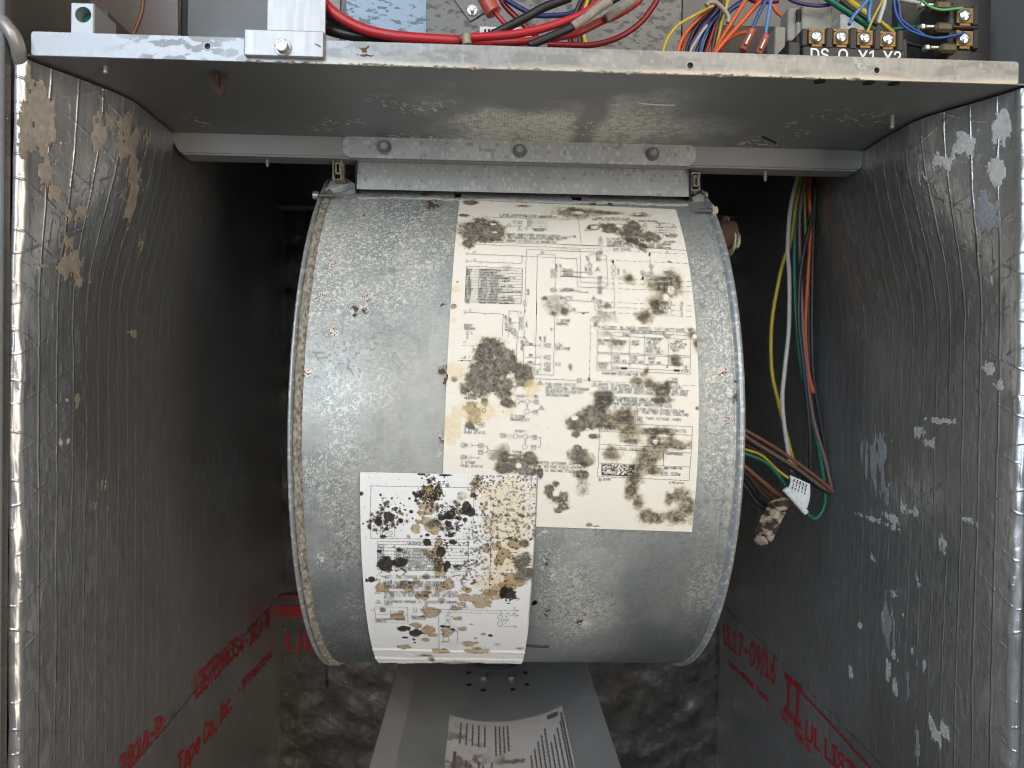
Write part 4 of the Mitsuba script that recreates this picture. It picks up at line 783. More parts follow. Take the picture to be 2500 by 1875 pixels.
# speed table
K.text('D', 'FACTORY BLOWER SPEED TAP SETTINGS', 510, 352, 1665, 392, 36); K.zline('D', [(540, 362), (1670, 405)])
for pts in (((482, 360), (478, 910)), ((678, 440), (674, 915)), ((920, 468), (918, 825)), ((1117, 415), (1118, 830)), ((1437, 495), (1440, 845)), ((1735, 450), (1735, 965)), ((478, 910), (1735, 965)), ((482, 802), (1735, 857)), ((482, 668), (1735, 722)), ((482, 688), (1735, 745)), ((690, 402), (1690, 445)), ((690, 450), (1690, 500))): K.zline('D', pts)
for s, x0, y0, x1, y1, h in (('SPEED TAP SELECTION', 930, 415, 1400, 430, 34), ('"COOL"', 815, 450, 945, 455, 28), ('"HEAT"', 1365, 472, 1495, 476, 26), ('BLOWER', 502, 522, 660, 528, 30), ('COIL', 500, 565, 592, 568, 30), ('CONDENS-', 690, 535, 895, 542, 30), ('ING UNIT', 690, 570, 880, 575, 30), ('HEAT', 950, 540, 1052, 544, 30), ('PUMP', 950, 582, 1052, 585, 30), ('*CONDENS-', 1145, 510, 1368, 518, 30), ('ING UNIT', 1145, 555, 1325, 560, 30), ('WITH', 1172, 593, 1270, 597, 28), ('ELECTRIC', 1143, 635, 1337, 642, 32), ('HEAT ONLY', 1143, 678, 1370, 686, 32),
                             ('*HEAT', 1520, 538, 1638, 542, 28), ('PUMP WITH', 1465, 575, 1690, 585, 30), ('ELECTRIC', 1465, 618, 1660, 624, 30), ('HEAT', 1492, 660, 1590, 664, 30), ('COOL', 700, 752, 790, 755, 32), ('TAP #3', 705, 805, 872, 808, 34), ('COOL', 938, 760, 1030, 764, 32), ('TAP #3', 932, 812, 1100, 818, 34), ('HEAT', 1172, 770, 1268, 774, 32), ('TAP #4', 1172, 822, 1338, 828, 34), ('HEAT', 1480, 785, 1570, 790, 32), ('TAP #4', 1475, 838, 1640, 842, 34), ('SPEED', 498, 850, 635, 854, 34), ('TAPS', 498, 895, 605, 898, 34), ('1', 705, 852, 722, 852, 34), ('2', 905, 865, 928, 865, 34), ('3', 1150, 875, 1172, 875, 34), ('4', 1418, 885, 1440, 885, 34), ('5', 1665, 893, 1690, 893, 34), ('LOW', 688, 895, 778, 897, 34), ('HIGH', 1615, 936, 1718, 940, 36),
                             ('*MINIMUM SETTING FOR HEAT', 545, 970, 1155, 992, 34), ('24V', 1490, 1048, 1572, 1050, 34), ('COMMON', 1412, 1088, 1565, 1093, 34), ('REFER TO FACTORY BLOWER SPEED TAP SELECTION', 503, 1120, 1615, 1165, 34), ('CHART FOR BLOWER SPEED INFORMATION AND UNIT', 500, 1165, 1712, 1215, 34), ('INSTRUCTIONS FOR ADDITIONAL BLOWER SETTINGS', 500, 1210, 1695, 1258, 34),
                             ('USE COPPER CONDUCTORS ONLY. REFER TO UNIT', 500, 1290, 1532, 1330, 32), ('NAMEPLATE FOR MINIMUM CIRCUIT AMPACITY', 500, 1325, 1440, 1365, 32), ('AND MAXIMUM OVERCURRENT PROTECTION SIZE', 500, 1370, 1487, 1412, 34), ('JUMPER "Y1" TO "Y2" IS FOR SINGLE STAGE COOLING', 500, 1425, 1650, 1480, 34), ('REMOVE "Y1" TO "Y2" FOR TWO STAGE COOLING', 500, 1465, 1710, 1528, 34), ('REMOVE JUMPER ON TWO STAGE NON', 500, 1545, 1605, 1592, 34), ('HEAT PUMP UNITS', 500, 1590, 1090, 1612, 34)): K.text('D', s, x0, y0, x1, y1, h)
K.zline('D', [(820, 885), (1600, 918)]); K.zline('D', [(815, 885), (868, 888)], .0014); K.zline('D', [(1530, 915), (1580, 917)], .0014); K.zline('D', [(290, 1050), (1000, 1085), (1830, 1122)], dash=DS)
# bottom block
for s, x0, y0, x1, y1, h in (('3 STAGE', 348, 275, 545, 282, 30), ('HIGH STATIC', 348, 320, 640, 330, 32), ('1 STAGE', 308, 720, 500, 728, 30), ('HIGH STATIC', 305, 768, 602, 780, 32), ('K183-1', 1038, 303, 1185, 308, 32), ('1 STAGE', 950, 580, 1130, 585, 30), ('DEHUMIDIFY', 940, 625, 1160, 632, 30), ('DENOTES OPTIONAL COMPONENT', 1310, 725, 2005, 748, 32), ('LINE VOLTAGE FIELD WIRING', 1290, 775, 1935, 795, 32), ('CLASS II VOLTAGE FIELD WIRING', 1290, 825, 2005, 848, 32)): K.text('E', s, x0, y0, x1, y1, h)
for x, y in ((1042, 358), (1175, 364), (1168, 497)): K.ring('E', x, y, 32)
K.ring('E', 865, 350, 32, '3'); K.ring('E', 338, 475, 32, '3'); K.ring('E', 332, 640, 32, '2')
for x, y in ((905, 350), (375, 478), (368, 640)): K.zline('E', [(x, y - 26), (x + 28, y), (x, y + 26)]); K.zline('E', [(x - 14, y - 20), (x + 10, y), (x - 14, y + 20)])
K.zline('E', [(958, 322), (985, 352), (955, 382)]); K.zline('E', [(985, 352), (1010, 356)]); K.zline('E', [(1085, 358), (1098, 358)]); K.zline('E', [(1100, 335), (1099, 385)]); K.zline('E', [(1116, 335), (1115, 385)]); K.zline('E', [(1116, 361), (1143, 362)]); K.zline('E', [(1212, 366), (1265, 368)]); K.zline('E', [(1328, 370), (1382, 372), (1372, 503), (1312, 500)]); K.zline('E', [(1172, 398), (1170, 465)]); K.zline('E', [(1155, 420), (1190, 440)])
K.rect('E', 1265, 342, 1326, 395, .03, 'Y2'); K.rect('E', 1256, 476, 1312, 530, .03, 'Y1'); K.rect('E', 548, 456, 606, 512, .03, 'Y2'); K.rect('E', 542, 545, 602, 600, .03, 'Y1'); K.rect('E', 562, 178, 622, 232, .03, 'Y1')
K.zline('E', [(438, 452), (468, 480), (435, 505)]); K.zline('E', [(468, 480), (545, 484)]); K.zline('E', [(606, 486), (663, 490), (658, 575), (602, 572)]); K.zline('E', [(420, 615), (450, 645), (415, 670)]); K.zline('E', [(450, 645), (540, 648)]); K.dot('E', 542, 648, 10); K.zline('E', [(675, 525), (700, 548), (790, 552)]); K.zline('E', [(505, 203), (560, 205)])
for pts in (((520, 170), (488, 895)), ((1765, 230), (1720, 952)), ((488, 895), (1720, 952)), ((1090, 200), (1765, 230)), ((520, 292), (1755, 345)), ((512, 465), (1750, 522)), ((510, 528), (1745, 582)), ((500, 715), (1730, 770)), ((1380, 570), (1375, 755)), ((590, 176), (1100, 200))): K.zline('F', pts)
for s, x0, y0, x1, y1, h in (('LENNOX', 535, 272, 805, 282, 60), ('-BLOWER COIL UNITS', 1075, 285, 1680, 312, 40), ('C', 775, 380, 812, 382, 40), ('MULTIPOSE', 1205, 400, 1500, 408, 38), ('THRU C', 780, 445, 1010, 455, 38), ('036', 1225, 468, 1340, 472, 38), ('COIL SECTION', 778, 540, 1140, 552, 34), ('SUPERSEDES', 1410, 605, 1635, 612, 26), ('NEW FORM NO.', 1385, 795, 1645, 802, 26), ('535,508W', 1340, 880, 1600, 888, 42), ('2006', 560, 945, 662, 948, 30), ('LITHO U.S.A.', 1450, 988, 1660, 996, 24)): K.text('F', s, x0, y0, x1, y1, h)
K.ring('F', 522, 938, 22, 'C')
rr = np.random.default_rng(3)
for i in range(34):
    for j in range(11):
        if rr.random() < (.5 if i else 1) or j == 10: x, y = 540 + i * 13.2, 733 + j * 14 + i * .45; a_, b_ = zc('F', x, y), zc('F', x + 13.2, y); K.line([a_ + [.0003, 0], b_ - [.0003, 0]], .00062)

L1S = [
    ('mold', [('A', 570, 480, 310, 110), ('A', 480, 600, 230, 90), ('A', 760, 560, 130, 110), ('A', 400, 700, 100, 70), ('A', 640, 650, 130, 50)], [('A', 740, 445, 40, 12), ('A', 760, 552, 45, 10)]),
    ('mold', [('A', 430, 150, 110, 30)], []), ('mold', [('A', 350, 325, 80, 22)], []), ('soft', [('A', 1140, 200, 110, 18)], []),
    ('soft', [('B', 180, 280, 330, 75), ('B', 620, 290, 260, 30), ('B', 1060, 315, 130, 30)], [('B', 235, 290, 75, 20), ('B', 1030, 308, 50, 12), ('A', 1680, 240, 40, 12)]),
    ('mold', [('B', 440, 490, 90, 40), ('B', 690, 500, 170, 70), ('B', 950, 540, 190, 100), ('B', 1180, 610, 190, 70), ('B', 1100, 740, 80, 60), ('B', 1000, 460, 90, 50), ('B', 980, 660, 100, 60)], [('B', 450, 485, 55, 28), ('B', 790, 470, 40, 22), ('B', 1130, 690, 50, 20)]),
    ('grey', [('B', 900, 1180, 100, 80), ('B', 850, 1080, 32, 40)], []), ('soft', [('B', 905, 1170, 70, 55)], []),
    ('soft', [('B', 1400, 1280, 230, 170), ('B', 1490, 1130, 110, 90), ('B', 1300, 1480, 130, 90), ('B', 1560, 1260, 80, 120)], [('B', 1480, 1330, 55, 60), ('B', 1420, 1430, 40, 50)]),
    ('soft', [('D', 1130, 180, 130, 95), ('D', 1280, 60, 90, 110), ('D', 1330, 120, 60, 60)], []), ('grey', [('D', 600, 200, 150, 80), ('D', 470, 250, 60, 60), ('D', 680, 150, 60, 50)], []), ('soft', [('D', 620, 50, 50, 40)], []),
    ('grey', [('D', 590, 420, 110, 50), ('D', 740, 540, 80, 90), ('D', 650, 570, 40, 50)], []), ('grey', [('A', 1590, 1520, 160, 140)], []), ('soft', [('A', 1430, 1440, 50, 30), ('A', 1700, 1620, 60, 50), ('A', 1560, 1640, 60, 40)], []),
    ('mold', [('C', 700, 620, 210, 170), ('C', 640, 850, 220, 200), ('C', 560, 1050, 230, 180), ('C', 880, 850, 200, 220), ('C', 900, 1150, 170, 180), ('C', 1080, 900, 160, 130), ('C', 1190, 900, 90, 90), ('C', 1150, 1060, 130, 120), ('C', 370, 1150, 90, 90), ('C', 930, 1340, 100, 70)], [('C', 1100, 1170, 55, 40), ('C', 1110, 730, 60, 80)]),
    ('mold', [('C', 620, 1330, 60, 70), ('C', 460, 1440, 120, 50), ('E', 460, 40, 120, 150), ('E', 500, 130, 80, 60), ('E', 430, 225, 70, 40)], []),
    ('soft', [('D', 1760, 430, 110, 70), ('D', 1830, 530, 60, 130), ('D', 1740, 370, 60, 40)], [('D', 1800, 455, 30, 30)]), ('soft', [('D', 1530, 780, 80, 80)], []),
    ('soft', [('D', 1140, 930, 45, 60), ('D', 1160, 1060, 90, 100), ('D', 1030, 1050, 120, 50), ('D', 1320, 1130, 120, 60), ('D', 1420, 1160, 70, 120), ('D', 1340, 1290, 130, 110)], []),
    ('mold', [('D', 560, 1240, 140, 60), ('D', 550, 1340, 140, 90), ('D', 430, 1480, 200, 110), ('D', 230, 1600, 150, 70), ('D', 560, 1580, 260, 130), ('F', 400, 130, 240, 130), ('F', 220, 220, 130, 90), ('F', 200, 330, 60, 40), ('F', 440, 360, 90, 40)], [('D', 750, 1380, 55, 45), ('F', 180, 110, 40, 30)]),
    ('soft', [('D', 850, 1560, 170, 140), ('F', 870, 100, 170, 140), ('F', 950, 280, 180, 160), ('F', 980, 420, 140, 60)], []),
    ('soft', [('F', 1250, 420, 120, 120), ('F', 1300, 300, 250, 60), ('F', 1480, 470, 230, 80), ('F', 1270, 530, 170, 60)], [('F', 1270, 420, 30, 40)]),
    ('soft', [('F', 690, 600, 140, 110), ('F', 1150, 640, 210, 120), ('F', 1080, 780, 200, 90), ('F', 1250, 820, 180, 60), ('F', 980, 930, 130, 110), ('F', 960, 1070, 100, 140), ('F', 1040, 1230, 90, 140), ('F', 1120, 1420, 130, 110), ('F', 1300, 1440, 170, 80)], [('F', 950, 610, 90, 70), ('F', 1210, 1120, 75, 130)]),
    ('soft', [('F', 1600, 1150, 160, 110), ('F', 1690, 1330, 120, 140), ('F', 1560, 1440, 190, 110), ('F', 1700, 1220, 90, 90), ('F', 1450, 1180, 60, 120)], [('F', 1470, 1080, 40, 40), ('F', 1550, 1590, 90, 50)]),
    ('mold', [('F', 230, 600, 140, 100), ('F', 320, 700, 120, 90), ('F', 270, 880, 120, 80), ('F', 220, 500, 70, 40)], [('F', 200, 775, 80, 50)]), ('grey', [('F', 290, 1060, 90, 120), ('F', 400, 650, 80, 60)], []),
    ('mold', [('E', 860, 620, 110, 110), ('E', 1050, 730, 270, 110), ('E', 1230, 640, 100, 80), ('E', 880, 760, 140, 110), ('E', 1370, 850, 50, 90), ('E', 1200, 830, 170, 60)], [('E', 1090, 750, 40, 38)]), ('grey', [('E', 890, 500, 110, 70), ('E', 720, 620, 70, 70)], []),
    ('mold', [('E', 1510, 1090, 75, 110), ('E', 1640, 1180, 130, 90), ('E', 1690, 1300, 90, 80), ('E', 1580, 1000, 50, 60), ('E', 1630, 1350, 60, 40)], [('E', 1600, 1120, 45, 55)]), ('rusty', [('E', 2030, 1545, 50, 28), ('E', 2140, 1565, 60, 12)], []),
    ('soft', [('C', 1780, 870, 28, 40)], []), ('soft', [('C', 1525, 360, 20, 22)], []), ('soft', [('C', 210, 1030, 50, 40)], []), ('black', [('C', 120, 1000, 14, 40)], []), ('rusty', [('A', 260, 1215, 26, 16)], []), ('cream', [('A', 250, 1310, 60, 50)], []), ('cream', [('C', 230, 900, 100, 120), ('C', 190, 240, 70, 40)], []), ('soft', [('D', 1830, 1420, 30, 30)], []), ('cream', [('C', 600, 1470, 350, 120), ('C', 1250, 1150, 120, 100)], []), ('rusty', [('A', 210, 1550, 36, 34)], []), ('grey', [('A', 930, 1030, 70, 50)], []), ('cream', [('E', 180, 250, 120, 200)], []), ('grey', [('F', 1750, 1500, 40, 60)], [])]
def paint1(C, Hh, G, u, v):
    for i, (k, es, ho) in enumerate(L1S): stain(C, Hh, G, [ell(*e) for e in es], k, i + 1, [ell(*e) for e in ho])
    r = np.random.default_rng(11); pts = []
    for _ in range(260): uu, vv = r.random(2); g = G[int(uu * (G.shape[0] - 1)), int(vv * (G.shape[1] - 1))]; pts.append((g[0], g[1], r.uniform(.00015, .00045), r.uniform(.3, .8)))
    for _ in range(150): g = zc('F', r.normal(280, 60), r.normal(1050, 80)); pts.append((g[0], g[1], r.uniform(.0002, .0005), .7))
    for _ in range(240): g = zc('F', r.normal(1450, 220), r.normal(1250, 200)); pts.append((g[0], g[1], r.uniform(.0002, .0006), .6))
    specks(C, G, u, v, pts, 5, (.08, .065, .045))
make_label('wiring_label', [(1122, 491), (1649, 514), (1688, 1297), (1078, 1276)], .00033, (.80, .755, .655), paint1, RW + .0009, K, 'tall cream paper wiring diagram with grey brown mould blotches')

# --- the lower white label
K = Print(.00022)
K.zline('G', [(208, 238), (1318, 258), (1300, 812), (206, 798), (208, 238)]); K.rect('G', 312, 638, 462, 775)
for x, y in ((350, 668), (420, 668), (350, 742), (415, 742)): K.ring('G', x, y, 21)
for x, y, ch in ((1040, 485, 'C'), (990, 540, 'R'), (995, 700, 'X'), (1140, 435, None)): K.ring('G', x, y, 28, ch)
K.zline('G', [(1035, 437), (1190, 580), (1010, 752), (870, 600), (1035, 437)]); K.zline('G', [(1140, 465), (1100, 510)])
for i in range(10): y = 828 + i * 34; K.zline('G', [(280, y), (1258, y + 16)])
K.zline('G', [(280, 828), (278, 1130)]); K.zline('G', [(466, 865), (466, 1136)]); K.zline('G', [(1258, 843), (1250, 1148)])
for i, (a_, b_) in enumerate((('KEY', ''), ('CB1', 'CIRCUIT BREAKER'), ('HE1', 'ELEMENT-ELECTRIC'), ('K32', 'RELAY-ELECTRIC HEAT'), ('K33', 'RELAY-ELECTRIC HEAT'), ('S15', 'LIMIT-PRIMARY ELECT'), ('S20', 'LIMIT-SECONDARY'), ('TB2', 'TERMINAL STRIP-UNIT'))):
    y = 890 + i * 34; K.text('G', a_, 290, y, 290 + 21 * len(a_), y + 1, 25)
    if b_: K.text('G', b_, 480, y + 8, 480 + 22 * len(b_), y + 13, 25)
for s, x0, y0, x1, y1, h in (('DESCRIPTION', 605, 862, 850, 866, 28), ('NOTE: USE COPPER CONDUCTORS ONLY', 345, 1224, 1060, 1228, 28), ('REFER TO UNIT NAMEPLATE FOR MINIMUM', 345, 1280, 1000, 1286, 28), ('CIRCUIT AMPACITY AND MAXIMUM', 350, 1308, 930, 1314, 28), ('OVERCURRENT PROTECTION SIZE', 350, 1336, 930, 1340, 26), ('CONNECT POWER WIRES FROM UNIT LABELED', 350, 1388, 1140, 1394, 28), ('L1 AND L2 TO TB2 TERMINAL STRIP ON HEATER', 350, 1416, 1145, 1428, 26), ('PLATE', 350, 1444, 462, 1446, 24), ('EQUIPMENT GROUND IS LOCATED IN INDOOR', 355, 1486, 1135, 1494, 26), ('UNIT', 358, 1512, 435, 1513, 22), ('TB2', 1060, 1535, 1120, 1536, 22), ('CB1', 1190, 1540, 1255, 1541, 22)): K.text('G', s, x0, y0, x1, y1, h)
for x, y in ((280, 1372), (285, 1478), (800, 1520), (335, 1562), (1680, 545)): K.tri('G', x, y, 30, '2')
K.zline('G', [(1510, 610), (1860, 625)]); K.ring('G', 1506, 618, 30, 'M'); K.ring('G', 1503, 725, 30, 'B'); K.zline('G', [(1500, 655), (1480, 690), (1505, 700)]); K.zline('G', [(1500, 755), (1478, 1400)]); K.zline('G', [(1720, 780), (1810, 782)]); K.zline('G', [(1700, 950), (1790, 952)]); K.zline('G', [(1700, 1055), (1800, 1058)]); K.zline('G', [(1720, 1443), (1810, 1445)])
for z, pts in (('H', ((730, 578), (1800, 598))), ('H', ((740, 612), (1700, 628), (1700, 645), (1795, 650))), ('H', ((245, 555), (602, 560), (606, 730), (262, 722), (245, 555))), ('H', ((938, 580), (940, 1005))), ('H', ((985, 765), (1130, 765), (1140, 780), (1138, 930), (1125, 945), (1040, 945))), ('H', ((265, 640), (600, 645))), ('H', ((1600, 595), (1605, 620), (1625, 628), (1600, 650))), ('H', ((1035, 580), (1055, 610), (1030, 650))), ('H', ((1595, 755), (1590, 768), (1780, 770))), ('H', ((985, 820), (985, 920))), ('H', ((1035, 880), (1055, 930))), ('H', ((675, 1095), (690, 1150))), ('H', ((1630, 1100), (1625, 1150))), ('H', ((675, 1095), (860, 1075)))): K.zline(z, pts)
for x, y in ((1795, 598), (1795, 650), (1780, 770)): K.zline('H', [(x - 40, y - 20), (x, y), (x - 40, y + 18)])
K.zline('G', [(1770, 1425), (1810, 1445), (1770, 1462)])
for x, y in ((1035, 668), (1035, 738), (1598, 668), (1595, 738)): K.ring('H', x, y, 26)
K.rect('H', 415, 605, 465, 640); K.rect('H', 500, 598, 550, 636); K.zline('H', [(1015, 702), (1055, 703)]); K.zline('H', [(1580, 703), (1615, 703)]); K.zline('H', [(1035, 695), (1035, 712)])
for s, x0, y0, x1, y1, h in (('L1', 665, 585, 705, 586, 20), ('L2', 665, 612, 705, 613, 20), ('EQUIPMENT', 640, 668, 790, 672, 18), ('GROUND', 650, 692, 800, 694, 18), ('EQUIPMENT GROUND', 268, 697, 580, 700, 18), ('UNITS', 268, 716, 370, 717, 14), ('2', 1655, 670, 1668, 670, 18), ('K20', 1630, 708, 1685, 709, 18), ('1', 1650, 740, 1660, 740, 18), ('4', 1078, 670, 1092, 670, 18), ('S15', 1085, 825, 1130, 826, 14), ('T', 1745, 582, 1760, 582, 16), ('R', 1735, 638, 1750, 638, 16)): K.text('H', s, x0, y0, x1, y1, h)
BL = [('G', 400, 550, 72, 66), ('G', 280, 620, 52, 50), ('G', 370, 1070, 98, 82), ('G', 530, 1060, 76, 46), ('G', 1075, 555, 50, 50), ('G', 1035, 575, 60, 34), ('G', 975, 580, 36, 26), ('G', 1040, 640, 36, 36), ('G', 960, 950, 48, 52), ('G', 1235, 470, 48, 70), ('G', 1280, 520, 44, 50), ('G', 800, 840, 46, 38), ('G', 1090, 840, 46, 26), ('G', 1070, 765, 36, 24), ('G', 745, 112, 48, 16), ('G', 1010, 124, 78, 12), ('G', 1680, 1400, 72, 76), ('G', 1640, 1370, 40, 60), ('G', 1220, 600, 24, 22), ('G', 522, 610, 26, 24), ('G', 430, 372, 15, 16), ('G', 102, 320, 22, 22), ('G', 310, 335, 17, 18), ('G', 510, 915, 30, 18), ('G', 300, 935, 26, 18), ('G', 338, 780, 36, 18), ('G', 815, 762, 22, 16), ('G', 747, 775, 20, 18), ('G', 1030, 1080, 40, 50), ('G', 1010, 1130, 24, 40), ('G', 370, 700, 18, 16), ('G', 210, 1240, 40, 34), ('G', 160, 1245, 16, 20), ('H', 560, 790, 70, 32), ('H', 680, 840, 76, 46), ('H', 570, 886, 40, 13), ('H', 668, 910, 24, 12), ('H', 675, 942, 18, 8), ('H', 985, 765, 34, 13), ('H', 1040, 772, 22, 10), ('H', 1090, 800, 20, 11), ('H', 1492, 865, 28, 16), ('G', 515, 508, 16, 16), ('G', 480, 478, 16, 14), ('G', 668, 318, 20, 20), ('G', 700, 345, 24, 20), ('G', 690, 395, 22, 20), ('G', 620, 375, 15, 14), ('G', 655, 585, 14, 14), ('G', 640, 515, 24, 20), ('G', 985, 345, 14, 12), ('G', 310, 445, 15, 14), ('G', 1150, 580, 36, 20), ('G', 1300, 340, 34, 28), ('G', 1125, 1095, 36, 14), ('G', 1150, 1130, 26, 12), ('G', 985, 1318, 18, 10), ('G', 470, 685, 20, 14)]
TN = [('tan', [('G', 820, 480, 110, 70), ('G', 770, 530, 70, 40)]), ('crackle', [('G', 835, 330, 118, 88)]), ('tan', [('G', 820, 275, 60, 34)]), ('tan', [('G', 800, 620, 100, 50), ('G', 890, 640, 66, 50), ('G', 860, 690, 110, 40), ('G', 890, 735, 50, 30)]), ('soft', [('G', 870, 645, 100, 50)]), ('tan', [('G', 690, 705, 48, 50)]), ('tan', [('G', 610, 780, 24, 24)]), ('tan', [('G', 1345, 225, 56, 66), ('G', 1310, 290, 30, 40)]), ('grey', [('G', 1180, 350, 52, 56)]), ('tan', [('G', 1160, 515, 44, 40)]),
      ('tan', [('G', 930, 880, 50, 70), ('G', 840, 960, 60, 50), ('G', 930, 1060, 60, 70), ('G', 940, 1170, 56, 66)]), ('tan', [('G', 800, 1210, 42, 30)]), ('tan', [('G', 570, 1300, 88, 50), ('G', 610, 1350, 52, 26)]), ('tan', [('G', 335, 1320, 74, 52)]), ('grey', [('G', 265, 1248, 50, 20)]), ('tan', [('G', 1050, 1280, 64, 62)]), ('tan', [('G', 700, 1262, 34, 32)]), ('tan', [('G', 805, 1385, 44, 34), ('G', 830, 1340, 26, 24)]), ('tan', [('G', 712, 1420, 38, 32)]), ('tan', [('G', 795, 1432, 48, 36)]), ('tan', [('G', 965, 1462, 38, 24)]), ('tan', [('G', 925, 1355, 26, 24)]),
      ('tan', [('G', 1210, 1430, 70, 40), ('G', 1330, 1440, 110, 44), ('G', 1400, 1500, 90, 50), ('G', 1540, 1410, 90, 50), ('G', 1430, 1420, 60, 40)]), ('tan', [('G', 1600, 1330, 120, 50), ('G', 1480, 1380, 90, 40), ('G', 1700, 1330, 60, 50)]), ('tan', [('G', 1560, 880, 60, 50), ('G', 1640, 960, 70, 60), ('G', 1580, 1050, 50, 50)]), ('tan', [('G', 1450, 900, 30, 50)]), ('tan', [('G', 980, 1330, 60, 40)]), ('soft', [('G', 930, 1100, 50, 90)]), ('tan', [('G', 1185, 1505, 44, 20)]), ('tan', [('G', 1125, 1550, 58, 24)]), ('tan', [('G', 1235, 1350, 54, 30)]), ('tan', [('H', 850, 620, 94, 56), ('H', 800, 660, 50, 20)]), ('tan', [('H', 490, 665, 78, 36), ('H', 530, 620, 30, 20)]), ('tan', [('H', 1145, 685, 48, 20)]), ('tan', [('H', 1200, 795, 40, 24)]), ('tan', [('H', 690, 760, 60, 30), ('H', 830, 810, 70, 66), ('H', 880, 860, 50, 20)]), ('tan', [('H', 1030, 840, 52, 46), ('H', 1000, 800, 36, 20)]),
      ('tan', [('H', 575, 990, 78, 24)]), ('tan', [('H', 960, 1032, 96, 24), ('H', 900, 1015, 40, 14)]), ('tan', [('H', 1360, 1030, 126, 34)]), ('tan', [('H', 1250, 952, 84, 32), ('H', 1340, 945, 26, 14)]), ('tan', [('H', 790, 912, 38, 18)]), ('tan', [('H', 1415, 850, 30, 14)]), ('tan', [('H', 1330, 895, 22, 12)]), ('tan', [('H', 1812, 1005, 50, 16)]), ('tan', [('H', 1285, 747, 20, 10)]), ('tan', [('H', 1010, 930, 40, 12)]), ('grey', [('H', 1565, 965, 44, 16)]), ('soft', [('H', 790, 1080, 80, 16), ('H', 860, 1120, 40, 30)]), ('tan', [('H', 1100, 1165, 330, 20)]), ('tan', [('H', 330, 595, 30, 24)]), ('grey', [('H', 225, 590, 30, 20)]),
      ('tan', [('G', 1730, 860, 60, 50), ('G', 1790, 870, 60, 40)]), ('mold', [('G', 1840, 1050, 110, 90), ('G', 1880, 1160, 90, 100), ('G', 1830, 1230, 80, 50)]), ('mold', [('G', 1850, 850, 60, 50)]), ('tan', [('G', 1760, 1270, 120, 46), ('G', 1700, 1210, 70, 50), ('G', 1650, 1300, 70, 40)])]
def paint2(C, Hh, G, u, v):
    g1 = [ell('G', 1640, 330, 330, 210), ell('G', 1700, 650, 270, 240), ell('G', 1660, 1000, 200, 200), ell('G', 1550, 1250, 200, 120)]
    stain(C, Hh, G, g1, 'cream', 77)
    for i, (k, es) in enumerate(TN): stain(C, Hh, G, [ell(*e) for e in es], k, 100 + i)
    r = np.random.default_rng(21); pts = []
    def cloud(z, x, y, sx, sy, n, r0, r1, a=.9):
        for _ in range(n):
            p = zc(z, x + r.uniform(-1, 1) * sx, y + r.uniform(-1, 1) * sy); pts.append((p[0], p[1], r0 * .8 + (r1 * .85 - r0) * r.random() ** 3, a * r.uniform(.6, 1)))
    cloud('G', 1650, 360, 330, 230, 620, .00025, .0011); cloud('G', 1700, 680, 280, 140, 300, .00025, .0012); cloud('G', 1560, 1040, 260, 260, 300, .0003, .0015); cloud('G', 1350, 740, 150, 120, 160, .0003, .0011); cloud('G', 1300, 1120, 130, 260, 170, .0003, .0013); cloud('G', 1150, 1180, 90, 130, 60, .0003, .0014); cloud('G', 1350, 210, 100, 80, 90, .0003, .0012)
    for x, y, rad, n in ((400, 550, 190, 110), (835, 330, 180, 130), (450, 1080, 210, 60), (1060, 590, 190, 110), (960, 960, 120, 40), (280, 650, 120, 60), (900, 140, 170, 50), (1050, 800, 130, 50)):
        for _ in range(n):
            t, q = r.random() * 6.28, rad * (.35 + .65 * abs(r.normal(.5, .3))); p = zc('G', x + q * math.cos(t), y + q * math.sin(t)); pts.append((p[0], p[1], r.uniform(.00015, .0007) if r.random() < .85 else r.uniform(.0007, .0014), .95))
    cloud('G', 800, 1300, 500, 250, 160, .00015, .0004); cloud('H', 800, 900, 600, 250, 70, .00015, .0003); cloud('G', 650, 500, 560, 360, 150, .00015, .0005)
    big = [p for p in pts if p[2] > .0007]; specks(C, G, u, v, big[::2], 2, (.04, .03, .022), .35); specks(C, G, u, v, big[1::2], 3, (.11, .078, .045), .35); specks(C, G, u, v, [p for p in pts if p[2] <= .0007], 1)
    for i, b in enumerate(BL): stain(C, Hh, G, [ell(*b)], 'black', 200 + i)
    lay(C, (.10, .07, .045), sst(.985, 1.0, u) * sst(.62, .5, v) * .8)
    for vv, amp in ((.80, .0009), (.895, .0011)):       # creases where the sheet has slipped
        w = .004 * np.sin(u * 9 + vv * 20); Hh += amp * np.exp(-((v - vv - w) / .008) ** 2)
    Hh += .0005 * sst(.72, 1, v) * (meshkit.fbm(np.stack([u * 6, v * 10, u * 0], -1), 3, 9))
make_label('heater_label', [(880, 1151), (1313, 1160), (1273, 1614), (924, 1611)], .00029, (.81, .80, .775), paint2, RW + .0016, K, 'lower white paper label spattered with black mould and tan stains', ragged=.012)
q = [oncyl(px, py) for px, py in ((1080, 905), (1084, 895), (1088, 925))]
obj('mould_flake', crust([[q[0][0], q[0][1], .0036, .004], [q[1][0], q[1][1], .003, .0024], [q[2][0], q[2][1], .002, .006]], lambda U, V, h: wrap_point(U, V, RW + .0014 + h * 3), step=.0003, fu=700, fv=700), 'rust', H, smooth=True, label='dark flake at the edge of the tall label')

